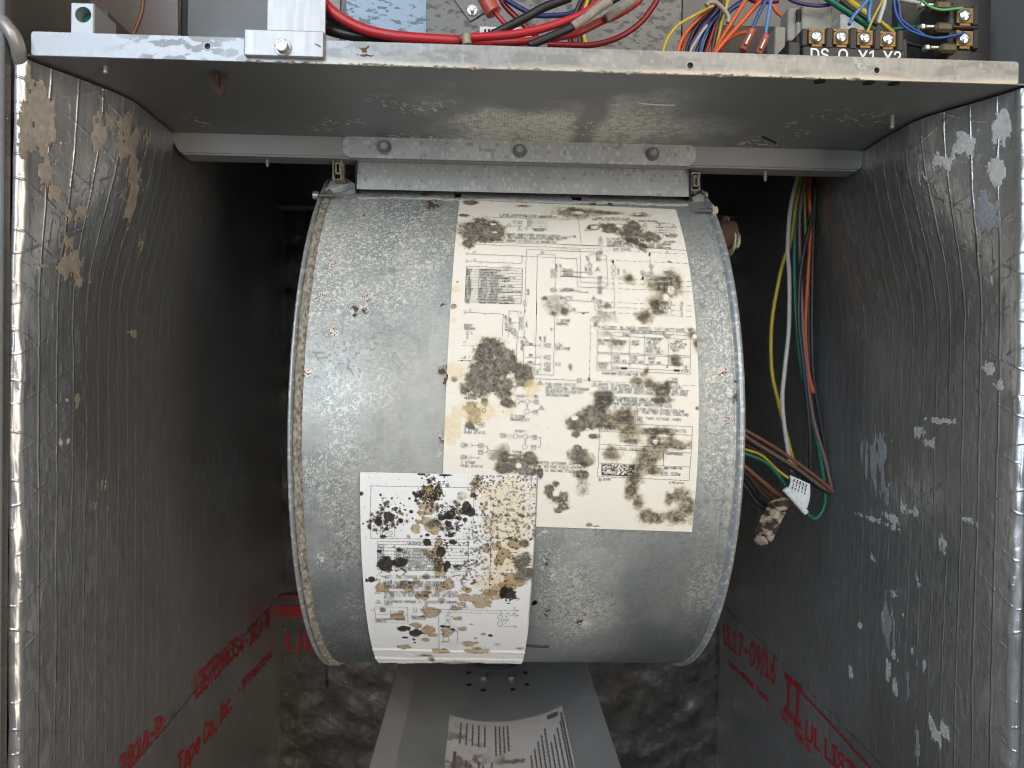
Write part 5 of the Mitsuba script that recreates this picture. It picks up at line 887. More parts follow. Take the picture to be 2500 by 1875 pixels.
# ------------------------------------------------------------------ trough below the blower with a warning label
tr = thing('drain_trough', 'dull curved sheet-metal trough below the blower with a torn warning label', 'trough')
ZT = -.293
def trough(x, y): return ZT + .30 * (x - .012) ** 2 / .19 * 2.6 - .012 + .02 * (y - .6)
xs, ys = np.linspace(-.077, .099, 60), np.linspace(.40, .80, 60)
Xg, Yg = np.meshgrid(xs, ys, indexing='ij')
V = np.stack([Xg, Yg, trough(Xg, Yg)], -1)
obj('sheet', trimesh.Trimesh(V.reshape(-1, 3), grid(60, 60), process=False), 'trough_sheet', tr, smooth=True)
for x in (-.077, .099):
    s_ = -1 if x < 0 else 1
    V = np.array([[[x, y, trough(x, y) + .0004], [x + s_ * .001, y, trough(x, y) - .05]] for y in ys])
    obj('side_flange', trimesh.Trimesh(V.reshape(-1, 3), np.vstack([grid(60, 2), grid(60, 2)[:, ::-1]]), process=False), 'trough_sheet', tr)
obj('edge_strip', trimesh.Trimesh(np.array([[[x, y, trough(x, y) + .0006] for y in ys] for x in np.linspace(-.0765, -.061, 4)]).reshape(-1, 3), grid(4, 60), process=False), 'grey_sheet', tr, smooth=True)
def on_trough(px, py):
    v = ray(px, py); y = .6
    for _ in range(20): y = trough(v[0] * y, y) / v[2]
    return v * y
for px, py in ((1145, 1643), (1145, 1673), (1180, 1686), (1252, 1684), (1287, 1672), (1283, 1643)):
    q = on_trough(px, py); obj('hole', place(lathe([(0, 0), (.0028, 0), (.0028, .0003), (0, .0003)], 18), q + [0, 0, .0003]), 'black', tr)
for px, py in ((1181, 1656), (1248, 1656)):
    q = on_trough(px, py); obj('bolt', place(hexagon(.0045, .003), q), 'bolt_dark', tr)
obj('collar_lip', tube([on_trough(px, py) + [0, 0, .002] for px, py in ((1140, 1605), (1165, 1626), (1212, 1634), (1255, 1628), (1285, 1605))], .0016, 8), 'black', tr)
a, b = on_trough(1098, 1742), on_trough(1362, 1735)
xs, ys = np.linspace(a[0], b[0] + .004, 120), np.linspace(.640, .42, 130)
Xg, Yg = np.meshgrid(xs, ys, indexing='ij'); U_, V_ = np.meshgrid(np.linspace(0, 1, 120), np.linspace(0, 1, 130), indexing='ij')
C = np.ones(Xg.shape + (3,)) * np.array([.42, .39, .365])
nf = meshkit.fbm(np.stack([Xg * 120, Yg * 120, Xg * 0], -1), 4, 3)
lay(C, (.13, .075, .04), sst(.55, .7, nf) * sst(.5, .25, np.hypot((U_ - .55) / .5, (V_ - .42) / .5)) * .9); lay(C, (.12, .07, .04), sst(.5, .62, nf) * sst(.30, .1, np.hypot(U_ - .12, (V_ - .3))) * .8)
wl = obj('warning_label', trimesh.Trimesh(np.stack([Xg, Yg, trough(Xg, Yg) + .0008], -1).reshape(-1, 3), grid(120, 130)[:, ::-1], process=False), 'paper', tr, smooth=True, color=C.reshape(-1, 3), label='creased pale warning label with brown mould')
LV, LF, ln = [], [], 0
def wl_bar(u0, u1, v0, v1):
    global ln
    x = a[0] + (b[0] + .004 - a[0]) * np.array([u0, u1]); y = .640 - .22 * np.array([v0, v1])
    n = 6; yy = np.linspace(y[0], y[1], n)
    P_ = np.array([[[xx, t, trough(xx, t) + .0013] for t in yy] for xx in np.linspace(x[0], x[1], 3)]).reshape(-1, 3); LV.append(P_); LF.append(grid(3, n)[:, ::-1] + ln); ln += len(P_)
for i in range(4): wl_bar(.40 + i * .035, .413 + i * .035, .04, .26 - .01 * i)
for i in range(9): wl_bar(.68 + i * .034, .692 + i * .034, .28 - .03 * (i % 5) - .01 * i, .9)
for i in range(7): wl_bar(.16 + i * .034, .172 + i * .034, .30 + .02 * (i % 3), .9)
wl_bar(.97, .985, .05, .7)
for i in range(5): wl_bar(.10 + i * .052, .112 + i * .052, .04, .20)
wl_bar(.06, .085, .26, .7); wl_bar(.86, .95, .03, .065)
obj('print', trimesh.Trimesh(np.vstack(LV), np.vstack(LF), process=False), 'ink_grey', wl, smooth=False)

# ------------------------------------------------------------------ control compartment above the shelf
YB = .492
cp = thing('control_box', 'open control box with mottled galvanised back sheets behind the cables', 'control box')
def panel(px0, px1, mat, y, label=None, top=.34):
    a, b = at(px0, 40, y)[0], at(px1, 40, y)[0]
    return obj('sheet', hull_box([a, y, ZD + .002], [b, y + .0012, top], .0002), mat, cp, label=label)
panel(1040, 1664, 'zinc_panel', YB, 'mottled grey zinc sheet')
panel(845, 1040.5, 'zinc_reflection', YB - .0004, 'added mottled zinc sheet with the blue window reflection in its colour')
panel(742, 830, 'mauve_sheet', YB + .002, 'plain cream sheet')
panel(828, 847, 'dark_sheet', YB + .004)
panel(458, 745, 'dark_sheet', YB + .006, 'plain grey sheet')
panel(-60, 440, 'mauve_sheet', YB + .012, 'pale wrinkled lining sheet')
panel(436, 462, 'black', YB + .014)
panel(1666, 2000, 'dark_sheet', YB + .003); panel(1990, 2600, 'dark_sheet', YB + .005)
obj('compartment_ceiling', hull_box([XL - .03, Y0 + .02, .335], [XR + .03, YB + .03, .338]), 'dark_sheet', label='dark top of the control compartment', kind='structure')
q0 = at(262, 26, .436)
obj('side_baffle', hull_box([q0[0] - .0015, .436, ZD + .002], [q0[0], YB + .012, q0[2]], .0003), 'dark_sheet', label='dark sheet baffle at the left end of the shelf', cat='baffle')
obj('side_baffle', hull_box([at(2425, 40, .47)[0], Y0 + .01, ZD + .002], [XR + .012, .475, .30], .0003), 'grey_sheet', label='blue grey side sheet at the right end of the shelf', cat='baffle')
# bolt on a folded diamond plate, barcode sticker
a = at(1109, -4, YB - .002); poly = Polygon([tuple(at(px, py, YB - .002)[[0, 2]]) for px, py in ((1100, -14), (1148, 51), (1200, 18), (1170, -30))])
m = trimesh.creation.extrude_polygon(poly, .0012, engine='earcut'); m.apply_transform(np.array([[1, 0, 0, 0], [0, 0, -1, YB - .0006], [0, 1, 0, 0], [0, 0, 0, 1.0]]))
mp = obj('mounting_plate', m, 'zinc_panel', cp)
q = at(1153, 23, YB - .003); obj('bolt', cat(facing_camera(washer(.0037, .0007), [q[0], YB - .0019, q[2]]), facing_camera(hexagon(.0024, .0026), [q[0], YB - .0026, q[2]])), 'screw_bright', mp)
a, b = at(1171, 64, YB - .001), at(1300, 112, YB - .001)
st = obj('barcode_sticker', hull_box([a[0], YB - .0009, b[2]], [b[0], YB - .0006, a[2]], .0001), 'tag_paper', cp, label='white sticker with thick black bars behind the cables')
obj('bars', cat(*[hull_box([at(px, 70, YB)[0], YB - .0013, b[2]], [at(px + w, 70, YB)[0], YB - .0010, at(px, 73, YB)[2]], .00005) for px, w in ((1182, 5), (1191, 6), (1201, 6), (1213, 4), (1222, 7))]), 'ink', st)
# ground lug on the left
lg = thing('ground_lug', 'square pale metal lug with a green tarnished screw hole', 'lug')
a, b = at(172, 5, .40), at(229, 80, .40)
blk = hull_box([a[0], .400, ZD + .001], [b[0], .424, a[2]], .0006); q = at(203, 36, .40)
blk = minus(blk, place(trimesh.creation.cylinder(.0042, .02, sections=28), [q[0], .404, q[2]], [0, 1, 0]))
obj('block', blk, 'lug_metal', lg); obj('set_screw', cyl([q[0], .4075, q[2]], [q[0], .4125, q[2]], .0041, 24), 'green_patina', lg)

def wire(name, mat, pts, px_w, y, label, group=None, cat='wire', dy=None, parent=None):
    n = len(pts); ys = np.full(n, y, float) if dy is None else np.linspace(y, y + dy, n)
    P_ = [at(px, py, yy) for (px, py), yy in zip(pts, ys)]
    return obj(name, tube(P_, px_w / 2 / FPX * float(np.mean(ys)), 12, 8), mat, parent, smooth=True, label=label, cat=None if parent else cat, group=group)
G1, G2 = 'thick power cables along the shelf', 'thin wires of the control harness'
wire('copper_wire', 'wire_rust_brown', [(352, -14), (346, 30), (335, 62), (322, 92)], 9, .46, 'thin brown wire hanging alone beside the pale metal lug')
wire('black_cable', 'wire_black', [(672, -40), (696, 0), (735, 42), (790, 68), (850, 84), (930, 93), (1010, 99), (1120, 106)], 27, .412, 'lowest thick black cable sweeping down from the left onto the shelf', G1, 'cable')
wire('black_cable', 'wire_black', [(700, -30), (742, 2), (790, 30), (850, 66), (910, 86), (1000, 96)], 24, .432, 'second black cable tucked behind the lowest black cable', G1, 'cable')
wire('black_cable', 'wire_black', [(730, -30), (765, -2), (806, 28), (850, 58), (900, 82)], 16, .440, 'thin black cable just under the left red cable', G1, 'cable')
wire('red_cable', 'wire_dark_red', [(790, 30), (815, 55), (850, 78), (910, 92)], 22, .445, 'short dark red cable showing between the black cables on the left', G1, 'cable')
wire('red_cable', 'wire_red', [(760, -40), (786, 0), (811, 27), (847, 52), (896, 74), (957, 87), (1030, 94), (1128, 100), (1200, 102)], 25, .405, 'long bright red cable curving down from the left to the tan tie', G1, 'cable')
wire('red_cable', 'wire_red', [(1120, 97), (1160, 91), (1243, 85), (1326, 69), (1410, 40), (1451, 15), (1480, -14)], 20, .402, 'upper bright red cable rising right from the tan tie', G1, 'cable')
wire('red_cable', 'wire_red', [(1140, 102), (1254, 103), (1326, 96), (1400, 83), (1430, 71), (1472, 50), (1513, 33), (1555, 4), (1572, -20)], 19, .414, 'lower bright red cable rising right behind the dusty black cable', G1, 'cable')
wire('red_cable', 'wire_dark_red', [(1337, 108), (1389, 110), (1451, 109), (1513, 90), (1565, 54), (1597, 12), (1610, -14)], 14, .44, 'dark red wire looping up at the right of the cables', G1, 'cable')
wire('black_cable', 'wire_black', [(1190, 92), (1212, 80), (1285, 42), (1326, 19), (1392, -6)], 21, .425, 'straight black cable crossing above the barcode sticker', G1, 'cable')
wire('black_cable', 'wire_navy', [(1228, -8), (1245, 5), (1285, 28), (1312, 38), (1368, 37), (1402, 30), (1416, 14), (1420, -10)], 12, .46, 'thin dark wire sagging behind the crossing black cable', G1, 'cable')
bc = wire('black_cable', 'wire_black', [(1290, 112), (1347, 88), (1399, 64), (1451, 27), (1502, -4), (1530, -20)], 20, .398, 'dusty black cable with worn tan tape between the red cables', G1, 'cable')
wire('worn_tape', 'dust', [(1398, 65), (1430, 44), (1452, 27), (1470, 14), (1490, 2)], 22, .397, 'tan worn tape', None, 'wire', parent=bc)
wire('worn_tape', 'dust', [(1478, 46), (1505, 28), (1535, 8), (1550, -6)], 20, .410, 'brown dust on the insulation', None, parent=scene and 'red_cable_003')
wire('red_wire', 'wire_dark_red', [(1222, -6), (1233, 14), (1260, 42), (1289, 70), (1310, 90)], 14, .465, 'short red wire running down behind the crossing black cable')
sp_ = wire('red_wire', 'wire_red', [(1196, 12), (1206, 27), (1222, 46), (1240, 66)], 12, .455, 'short red wire under an orange push-on terminal sleeve')
wire('terminal_sleeve', 'pink_sleeve', [(1182, -12), (1192, 8), (1206, 32)], [40, 38, 16][0], .455, 'orange terminal sleeve', None, parent=sp_)
wire('cable_tie', 'nylon', [(1139, 84), (1139, 96), (1141, 110)], 22, .3985, 'short tan tie holding the red cables together', None, 'cable tie')
for i, (nm, x, w) in enumerate((('black', 1392, 11), ('dark_red', 1403, 11), ('brown', 1417, 13))):
    wire(f'{nm}_wire', 'wire_' + nm, [(x + 34 + 3 * i, -14), (x + 14, 30), (x, 80), (x, 120)], w, .45 + .002 * i, f'{("black", "dark red", "brown")[i]} wire dropping behind the red cables to the shelf', None)
wire('yellow_wire', 'wire_yellow', [(1440, -14), (1424, 40), (1428, 98), (1446, 124)], 9, .45, 'yellow wire dropping behind the red cables to the shelf')
# harness bundle
for nm, mat, pts, w, y, lab in (
    ('yellow_wire', 'yellow', [(1742, 14), (1724, 23), (1688, 42), (1656, 61), (1634, 87), (1622, 115), (1618, 132)], 8, .425, 'yellow wire bowing out alone at the left of the harness'),
    ('orange_wire', 'orange', [(1752, 0), (1736, 17), (1688, 64), (1664, 98), (1653, 132)], 9, .428, 'orange wire at the left edge of the harness'),
    ('orange_wire', 'orange', [(1700, 52), (1678, 84), (1666, 120), (1664, 132)], 8, .432, 'orange wire second from the left in the harness'),
    ('black_wire', 'black', [(1760, 2), (1740, 20), (1700, 66), (1680, 110), (1676, 132)], 10, .430, 'black wire beside the purple wire in the harness'),
    ('black_wire', 'black', [(1758, 12), (1735, 34), (1705, 74), (1690, 110), (1684, 132)], 11, .436, 'black wire behind the purple wire in the harness'),
    ('purple_wire', 'purple', [(1762, 10), (1749, 28), (1716, 66), (1690, 106), (1684, 132)], 9, .427, 'dark purple wire in the middle of the harness'),
    ('tan_wire', 'tan', [(1726, 62), (1711, 82), (1690, 116), (1684, 132)], 7, .426, 'thin tan wire in the middle of the harness'),
    ('blue_wire', 'navy', [(1766, 14), (1752, 36), (1722, 81), (1704, 118), (1700, 132)], 11, .429, 'dark blue wire in the middle of the harness'),
    ('blue_wire', 'blue', [(1758, 32), (1738, 56), (1718, 92), (1708, 132)], 6, .426, 'mid blue wire in the middle of the harness'),
    ('black_wire', 'black', [(1770, 20), (1748, 58), (1728, 100), (1720, 132)], 12, .433, 'black wire beside the thin red wire of the harness'),
    ('red_wire', 'red', [(1756, 38), (1745, 66), (1730, 112), (1724, 132)], 8, .427, 'thin red wire in the middle of the harness'),
    ('brown_wire', 'brown', [(1768, -14), (1763, 20), (1752, 60), (1740, 118), (1737, 132)], 8, .424, 'brown wire beside the upright yellow wire of the harness'),
    ('yellow_wire', 'yellow', [(1780, -14), (1774, 14), (1763, 54), (1751, 106), (1747, 132)], 8, .422, 'upright yellow wire through the nylon tie of the harness'),
    ('orange_wire', 'orange', [(1830, -18), (1819, 2), (1783, 60), (1752, 112), (1742, 132)], 11, .418, 'upper thick orange wire right of the harness'),
    ('orange_wire', 'orange', [(1868, -10), (1849, 11), (1804, 61), (1756, 116), (1744, 132)], 11, .414, 'lower thick orange wire right of the harness'),
    ('orange_wire', 'orange', [(1845, 74), (1824, 78), (1797, 85), (1770, 104), (1755, 126)], 10, .426, 'short curved orange wire ending at a pink sleeve'),
    ('blue_wire', 'navy', [(1770, 40), (1786, 22), (1812, 6), (1840, -14)], 12, .446, 'dark blue wire running up right behind the orange wires'),
    ('blue_wire', 'blue', [(1774, 32), (1790, 16), (1815, -2)], 8, .450, 'mid blue wire running up right behind the orange wires'),
    ('red_wire', 'dark_red', [(1822, -8), (1850, 4), (1900, 2)], 12, .455, 'dark red wire lying across behind the blue wires'),
    ('orange_wire', 'orange', [(1886, 12), (1896, 28), (1914, 44), (1925, 60)], 9, .450, 'short dull orange wire left of the beige relay'),
    ('purple_wire', 'purple', [(1918, -10), (1935, 2), (1966, 11), (2006, 14), (2040, 7), (2062, -8)], 9, .428, 'purple wire looping over the beige relay'),
    ('green_wire', 'green', [(2012, -10), (2022, -1), (2060, 24), (2119, 63), (2135, 74)], 14, .424, 'thick dark green wire running down right above the terminals'),
    ('black_wire', 'black', [(2042, -8), (2060, 8), (2086, 28), (2124, 52), (2140, 62)], 12, .428, 'black wire with white print beside the thick green wire'),
    ('yellow_wire', 'yellow', [(2060, -10), (2080, 8), (2105, 26), (2122, 44)], 16, .434, 'thick yellow wire behind the black printed wire'),
    ('blue_wire', 'light_blue', [(2128, -12), (2110, 10), (2085, 38), (2073, 60)], 9, .416, 'light blue wire slanting to the second terminal'),
    ('blue_wire', 'light_blue', [(2126, -12), (2124, 10), (2121, 36), (2124, 56)], 10, .420, 'light blue wire hanging straight above the third terminal'),
    ('yellow_wire', 'yellow', [(2160, -14), (2150, 10), (2137, 34), (2124, 62), (2117, 80)], 6, .400, 'yellow wire held under the third terminal screw'),
    ('white_wire', 'white', [(2162, -12), (2158, 12), (2150, 38), (2144, 58)], 10, .418, 'white wire ending in a crimp above the fourth terminal'),
    ('yellow_wire', 'yellow', [(2140, 46), (2154, 57), (2172, 72), (2182, 80)], 10, .422, 'short thick yellow wire reaching the fourth terminal'),
    ('green_wire', 'green', [(2176, 72), (2200, 69), (2226, 66), (2250, 64)], 9, .424, 'dark green wire reaching a push-on terminal of the black block'),
    ('black_wire', 'black', [(2200, 99), (2226, 108), (2262, 115)], 10, .420, 'black wire reaching the lowest push-on terminal'),
    ('green_wire', 'light_green', [(2244, -8), (2254, 4), (2272, 17), (2298, 24), (2326, 22), (2350, 19)], 6, .402, 'bright green wire held under the upper screw of the right block'),
    ('white_wire', 'white', [(2180, -6), (2210, 1), (2250, 9)], 10, .424, 'white wire running right to the upper push-on terminal'),
    ('blue_wire', 'blue', [(2182, -10), (2184, 14), (2192, 44), (2214, 70), (2251, 86), (2290, 93), (2325, 87), (2352, 80)], 6, .4015, 'front blue strand of the twisted pair on the right block'),
    ('blue_wire', 'blue', [(2190, -10), (2196, 18), (2199, 44), (2220, 64), (2248, 80), (2270, 93), (2300, 91), (2330, 89), (2352, 78)], 6, .4028, 'rear blue strand of the twisted pair on the right block')):
    wire(nm, 'wire_' + mat, pts, w, y, lab, G2)
for lab, mat, pts, sl in (('blue wire with white print ending in the left pink sleeve', 'blue', [(1878, -14), (1869, 2), (1850, 40), (1834, 76)], [(1836, 72), (1826, 96), (1812, 124)]), ('light blue wire ending in the right pink sleeve', 'light_blue', [(1884, -14), (1880, 14), (1874, 50), (1868, 88)], [(1870, 86), (1862, 108), (1850, 134)])):
    w_ = wire('blue_wire', 'wire_' + mat, pts, 9, .410, lab, G2)
    wire('terminal_sleeve', 'pink_sleeve', sl, 19, .410, 'pink terminal sleeve', None, parent=w_)
    wire('crimp', 'tin', [((sl[0][0] + sl[1][0]) / 2 + 1, (sl[0][1] + sl[1][1]) / 2), sl[1], ((sl[1][0] + sl[2][0]) / 2, (sl[1][1] + sl[2][1]) / 2)], 9, .4045, None, None, parent=w_)
wire('cable_tie', 'nylon', [(1724, 14), (1732, 6), (1750, 8), (1770, 27), (1779, 44), (1776, 56)], 11, .4175, 'broad translucent nylon tie round the harness', None, 'cable tie')

# relay and terminal blocks
rl_ = thing('relay', 'beige square relay with folded side lugs behind the terminals', 'relay')
def face_box(px0, py0, px1, py1, y, d, c=.0006):
    a, b = at(px0, py0, y), at(px1, py1, y); return hull_box([a[0], y, b[2]], [b[0], y + d, a[2]], c)
obj('case', face_box(1959, 10, 2032, 74, .434, .02), 'relay_beige', rl_)
obj('lug', face_box(1924, 18, 1950, 100, .438, .012), 'relay_beige', rl_); obj('lug', face_box(1892, 64, 1917, 140, .432, .012), 'relay_beige', rl_); obj('lug', face_box(1946, 40, 1962, 90, .436, .01), 'relay_beige', rl_)
obj('slot', face_box(1947, 22, 1955, 52, .4355, .004, .0001), 'black', rl_)
obj('capacitor', face_box(2052, 34, 2110, 75, .44, .02), 'tag_paper', label='small pale box behind the light blue wires', cat='box')
obj('relay_socket', face_box(1760, 60, 1900, 150, .452, .02), 'black_plastic', label='dark socket behind the orange wires', cat='socket')
tb = thing('terminal_block', 'black terminal block with four brass screw terminals lettered along its front edge', 'terminal block')
YT = .402
obj('base', cat(face_box(1945, 84, 2215, 160, YT + .0035, .02), face_box(1925, 100, 1955, 160, YT + .003, .02), face_box(1958, 70, 1972, 112, YT + .001, .02), face_box(2018, 66, 2034, 118, YT, .02), face_box(2076, 66, 2092, 120, YT, .02), face_box(2136, 68, 2150, 122, YT, .02), face_box(2192, 72, 2206, 126, YT, .02), face_box(1960, 112, 2210, 160, YT + .0005, .01)), 'black_plastic', tb)
def terminal(block, cx, cy, lab, y=YT):
    t = obj('terminal', cat(face_box(cx - 20, cy - 19, cx + 20, cy + 20, y + .0016, .0012, .0003), face_box(cx - 13, cy + 18, cx + 13, cy + 27, y + .0020, .0012, .0003), face_box(cx - 21, cy - 21, cx - 12, cy - 12, y + .0010, .0012, .0003)), 'brass', block)
    q = at(cx + 1, cy - 1, y); m = pan_screw(.0034); m.apply_transform(trimesh.transformations.rotation_matrix(rng.uniform(0, 1.5), [0, 0, 1]))
    obj('screw', facing_camera(m, [q[0], y + .0015, q[2]]), 'screw_bright', t)
for cx, cy in ((1995, 88), (2055, 89), (2113, 91), (2169, 95)): terminal(tb, cx, cy, '')
def letters(text, px, py, hpx, y, block, stretch=1.0):
    q = at(px, py, y); h = hpx / FPX * y; m = meshkit.text_mesh(text, h, .0003, True); m.apply_transform(np.diag([stretch, 1, 1, 1]))
    obj('letter', facing_camera(m, [q[0], y, q[2]]), 'white_print', block, smooth=False)
for s, px, py in (('DS', 1975, 147), ('O', 2043, 149), ('Y1', 2093, 152), ('Y2', 2154, 154)): letters(s, px, py, 29, YT + .0003, tb, .92)
rb = thing('terminal_board', 'black board at the right with two brass screw terminals lettered G and C', 'terminal block')
obj('base', cat(face_box(2195, -30, 2417, 175, YT + .032, .008), face_box(2318, -30, 2417, 175, YT + .0045, .03), face_box(2310, -30, 2330, 10, YT + .002, .01), face_box(2378, 12, 2390, 62, YT + .002, .01), face_box(2378, 70, 2390, 120, YT + .002, .01), face_box(2325, 60, 2390, 70, YT + .002, .01), face_box(2375, 125, 2417, 172, YT + .004, .01)), 'black_plastic', rb)
for cx, cy in ((2357, 37), (2356, 93)): terminal(rb, cx, cy, '', YT + .001)
def turned_letter(ch, px, py, hpx, y):     # lettering that reads upwards
    m = meshkit.text_mesh(ch, hpx / FPX * y, .0003, True); m.apply_translation(-m.bounds.mean(0)); m.apply_transform(trimesh.transformations.rotation_matrix(math.pi / 2, [0, 0, 1]))
    obj('letter', facing_camera(m, at(px, py, y)), 'white_print', rb, smooth=False)
turned_letter('G', 2403, 31, 23, YT + .0055); turned_letter('C', 2402, 88, 23, YT + .0055)
for (x, y, ) in ((2249, 63), (2260, 114), (2247, 10)):
    t = obj('push_terminal', cat(face_box(x, y - 7, x + 12, y + 7, YT + .002, .004), face_box(x + 12, y - 4, x + 36, y + 5, YT + .003, .003)), 'tin', rb)
    obj('boot', face_box(x + 38, y - 12, x + 80, y + 14, YT + .001, .008, .0014), 'olive_boot', t)

# ------------------------------------------------------------------ motor wires hanging on the right
G3 = 'motor wires hanging at the right of the blower'
def hang(name, mat, pts, w, y, lab, **k): return wire(name, 'wire_' + mat, pts, w, y, lab, G3, **k)
hang('white_wire', 'white', [(1956, 370), (1950, 418), (1930, 507), (1923, 606), (1927, 678), (1926, 800), (1916, 900), (1910, 985), (1922, 1090), (1935, 1150)], 10, .575, 'long white wire hanging beside the yellow wire')
hang('yellow_wire', 'yellow', [(1964, 370), (1958, 420), (1943, 497), (1930, 590), (1917, 625), (1902, 682), (1884, 790), (1884, 900), (1899, 975), (1932, 1108), (1945, 1150)], 9, .582, 'long yellow wire bowing left of the white wire')
hang('green_wire', 'green', [(1962, 390), (1947, 497), (1940, 579), (1939, 678), (1945, 800), (1958, 910), (1978, 1010), (2003, 1120), (2014, 1200), (2011, 1240), (1992, 1266), (1971, 1256)], 10, .585, 'long green wire hanging down and looping up to the white tag')
hang('mauve_wire', 'mauve', [(1973, 370), (1968, 422), (1954, 507), (1952, 579), (1956, 680), (1960, 800), (1971, 930), (1989, 1036), (2013, 1117), (2031, 1195)], 8, .570, 'dull mauve brown wire between the green and orange wires')
hang('lime_wire', 'lime', [(1968, 420), (1965, 458), (1965, 520), (1966, 585), (1955, 700), (1960, 820)], 6, .590, 'thin yellow green wire left of the orange wire')
hang('orange_wire', 'orange', [(1978, 370), (1977, 420), (1976, 488), (1979, 543), (1972, 678), (1966, 800), (1972, 900), (1985, 960)], 9, .580, 'bright orange wire hanging down behind the black wires')
hang('black_wire', 'black', [(1992, 370), (1988, 420), (1988, 500), (1972, 570), (1955, 660), (1950, 780), (1962, 900), (1977, 1050), (1979, 1160)], 10, .566, 'black wire crossing in front of the orange wire')
hang('black_wire', 'black', [(1998, 370), (1992, 480), (1986, 560), (1983, 678), (1984, 900), (2006, 1050), (2030, 1190)], 9, .586, 'black wire hanging straight right of the orange wire')
hang('brown_wire', 'brown', [(1984, 380), (1978, 600), (1974, 800), (1982, 1000), (2010, 1110), (2032, 1200)], 8, .592, 'dark brown wire behind the orange wire')
for nm, mat, pts, w, y, lab in (('brown_wire', 'rust_brown', [(1790, 1035), (1824, 1053), (1911, 1105), (2001, 1171), (2034, 1201)], 9, .545, 'top rusty brown wire of the slanting run'), ('black_wire', 'black', [(1790, 1060), (1824, 1078), (1911, 1126), (1990, 1185), (2030, 1206)], 9, .552, 'black wire of the slanting run above the white tag'),
                              ('brown_wire', 'loom', [(1800, 1050), (1850, 1085), (1940, 1140), (2000, 1184), (2034, 1204)], 11, .548, 'dusty brown sleeve of the slanting run'), ('brown_wire', 'rust_brown', [(1790, 1120), (1820, 1141), (1866, 1180), (1911, 1216), (1950, 1240)], 12, .55, 'thick rusty brown wire running to the dusty plug'),
                              ('brown_wire', 'loom', [(1790, 1068), (1830, 1090), (1915, 1133), (1985, 1180), (2026, 1202)], 7, .556, 'thin dark brown wire behind the slanting run'), ('brown_wire', 'rust_brown', [(1790, 1128), (1822, 1152), (1864, 1196), (1905, 1228)], 8, .556, 'thin rusty wire below the slanting run'), ('black_wire', 'black', [(1790, 1140), (1824, 1160), (1862, 1206), (1900, 1236)], 8, .547, 'thin black wire just above the sagging pair'), ('black_wire', 'black', [(1790, 1150), (1818, 1166), (1851, 1215), (1884, 1242)], 10, .556, 'upper black wire sagging to the dusty plug'), ('black_wire', 'black', [(1790, 1168), (1818, 1187), (1848, 1228), (1882, 1254)], 10, .552, 'lower black wire sagging to the dusty plug'),
                              ('green_wire', 'green', [(1795, 1105), (1822, 1109), (1869, 1129), (1899, 1159), (1924, 1194)], 9, .548, 'short green wire curving to the white tag'), ('yellow_wire', 'yellow', [(1795, 1090), (1824, 1099), (1860, 1112), (1895, 1145), (1925, 1168)], 7, .552, 'short yellow wire behind the green wire to the white tag')):
    hang(nm, mat, pts, w, y, lab)
pg = thing('wire_plug', 'dusty brown plug hanging on sagging black wires below the white tag', 'plug')
a, b = at(1900, 1232, .545), at(1862, 1312, .535)
def dirty_box(p0, p1, w, t, seed):
    d = p1 - p0; L = np.linalg.norm(d); m = hull_box([-w / 2, -t / 2, 0], [w / 2, t / 2, L], .0015); m = m.subdivide_to_size(.0016)
    m.vertices += (meshkit.fbm(m.vertices * 420, 3, seed)[:, None] - .5) * .0028 * (m.vertices / (np.linalg.norm(m.vertices - [0, 0, L / 2], axis=1, keepdims=True) + 1e-6)).clip(-1, 1)
    return place(m, p0, d)
principled('plug_dirt', lambda p, n, uv: mix((.045, .03, .02), (.40, .34, .25), smoothstep(.38, .62, fbm(p.x * 190, p.y * 190, p.z * 240, 3))), .9)
obj('body', dirty_box(a, b, .0125, .009, 3), 'plug_dirt', pg); obj('latch', dirty_box(at(1920, 1225, .543), at(1890, 1240, .540), .011, .008, 5), 'plug_dirt', pg); obj('tip', dirty_box(b, at(1854, 1326, .533), .0085, .007, 8), 'dust', pg)
tg = thing('wire_tag', 'white printed tag folded round the green wire', 'tag')
pts = [(1929, 1160), (1978, 1182), (1966, 1251), (1922, 1194)]
P_ = np.array([at(px, py, .538) for px, py in pts]); uu, vv = np.meshgrid(np.linspace(0, 1, 12), np.linspace(0, 1, 12), indexing='ij')
V = (1 - uu)[..., None] * ((1 - vv)[..., None] * P_[0] + vv[..., None] * P_[3]) + uu[..., None] * ((1 - vv)[..., None] * P_[1] + vv[..., None] * P_[2]); V[..., 1] -= .003 * np.sin(np.pi * vv) 
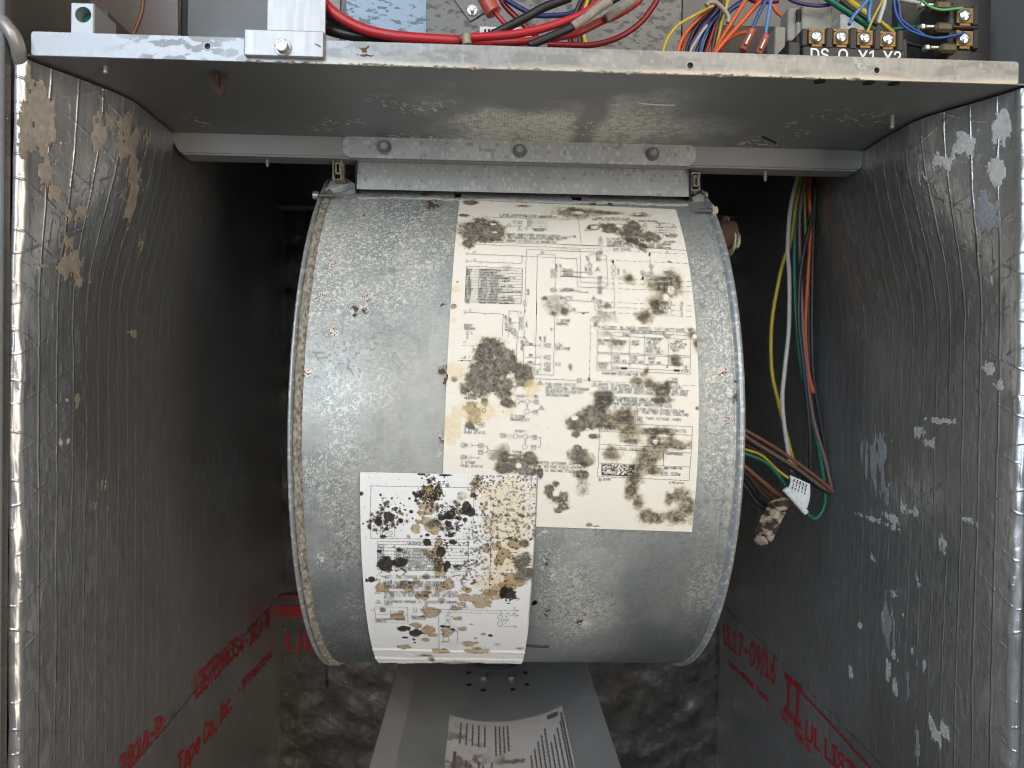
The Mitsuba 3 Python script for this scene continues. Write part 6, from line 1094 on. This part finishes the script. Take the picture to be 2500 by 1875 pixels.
sheet = trimesh.Trimesh(np.vstack([V.reshape(-1, 3), V.reshape(-1, 3) + [0, .0003, 0]]), np.vstack([grid(12, 12), grid(12, 12)[:, ::-1] + 144]), process=False)
obj('sheet', sheet, 'tag_paper', tg)
obj('sleeve', tube([at(1916, 1194, .537), at(1942, 1222, .536), at(1968, 1252, .537)], .0021, 12), 'tag_paper', tg)
obj('print', cat(*[cyl(P_[0] * (1 - t) + P_[1] * t + (P_[3] - P_[0]) * q0_ - [0, .0030, 0], P_[0] * (1 - t) + P_[1] * t + (P_[3] - P_[0]) * q1_ - [0, .0030, 0], .0004, 6) for t in (.15, .3, .45, .6, .75) for q0_, q1_ in ((.12, .35), (.42, .62), (.68, .84))]), 'ink_grey', tg)

# ------------------------------------------------------------------ small litter on the underside of the shelf
mo = thing('moth', 'small brown moth-like scrap with folded wings under the front of the shelf', 'moth')
c = onz(537, 182, ZD)
def wing(s): return trimesh.creation.extrude_polygon(Polygon([(0, 0), (s * .0052, .0006), (s * .0048, .003), (s * .0014, .0105), (0, .0108)]).buffer(.0003), .0008, engine='earcut')
for s in (-1, 1):
    w = wing(s); w.apply_transform(trimesh.transformations.rotation_matrix(s * .25, [0, 1, 0])); w.apply_transform(trimesh.transformations.rotation_matrix(-1.15, [1, 0, 0])); w.apply_translation([c[0], c[1] - .004, ZD - .0006]); obj('wing', w, 'moth_brown', mo)
obj('body', tube([[c[0], c[1] - .0052, ZD - .0008], [c[0], c[1] - .0042, ZD - .003], [c[0], c[1] - .002, ZD - .007]], [.0006, .0011, .0004], 10), 'moth_brown', mo)
for (p0, p1), mat, lab in ((((1560, 252), (1648, 257)), 'white_print', 'thin pale fibre stuck under the shelf'), (((1862, 334), (1894, 349)), 'black', 'short black sliver stuck under the shelf')):
    a, b = onz(*p0, ZD - .0003), onz(*p1, ZD - .0003); obj('fibre' if mat == 'white_print' else 'sliver', tube([a, (a + b) / 2 + [0, 0, -.0003], b], .00035 if mat == 'white_print' else .0006, 8), mat, label=lab, cat='litter')
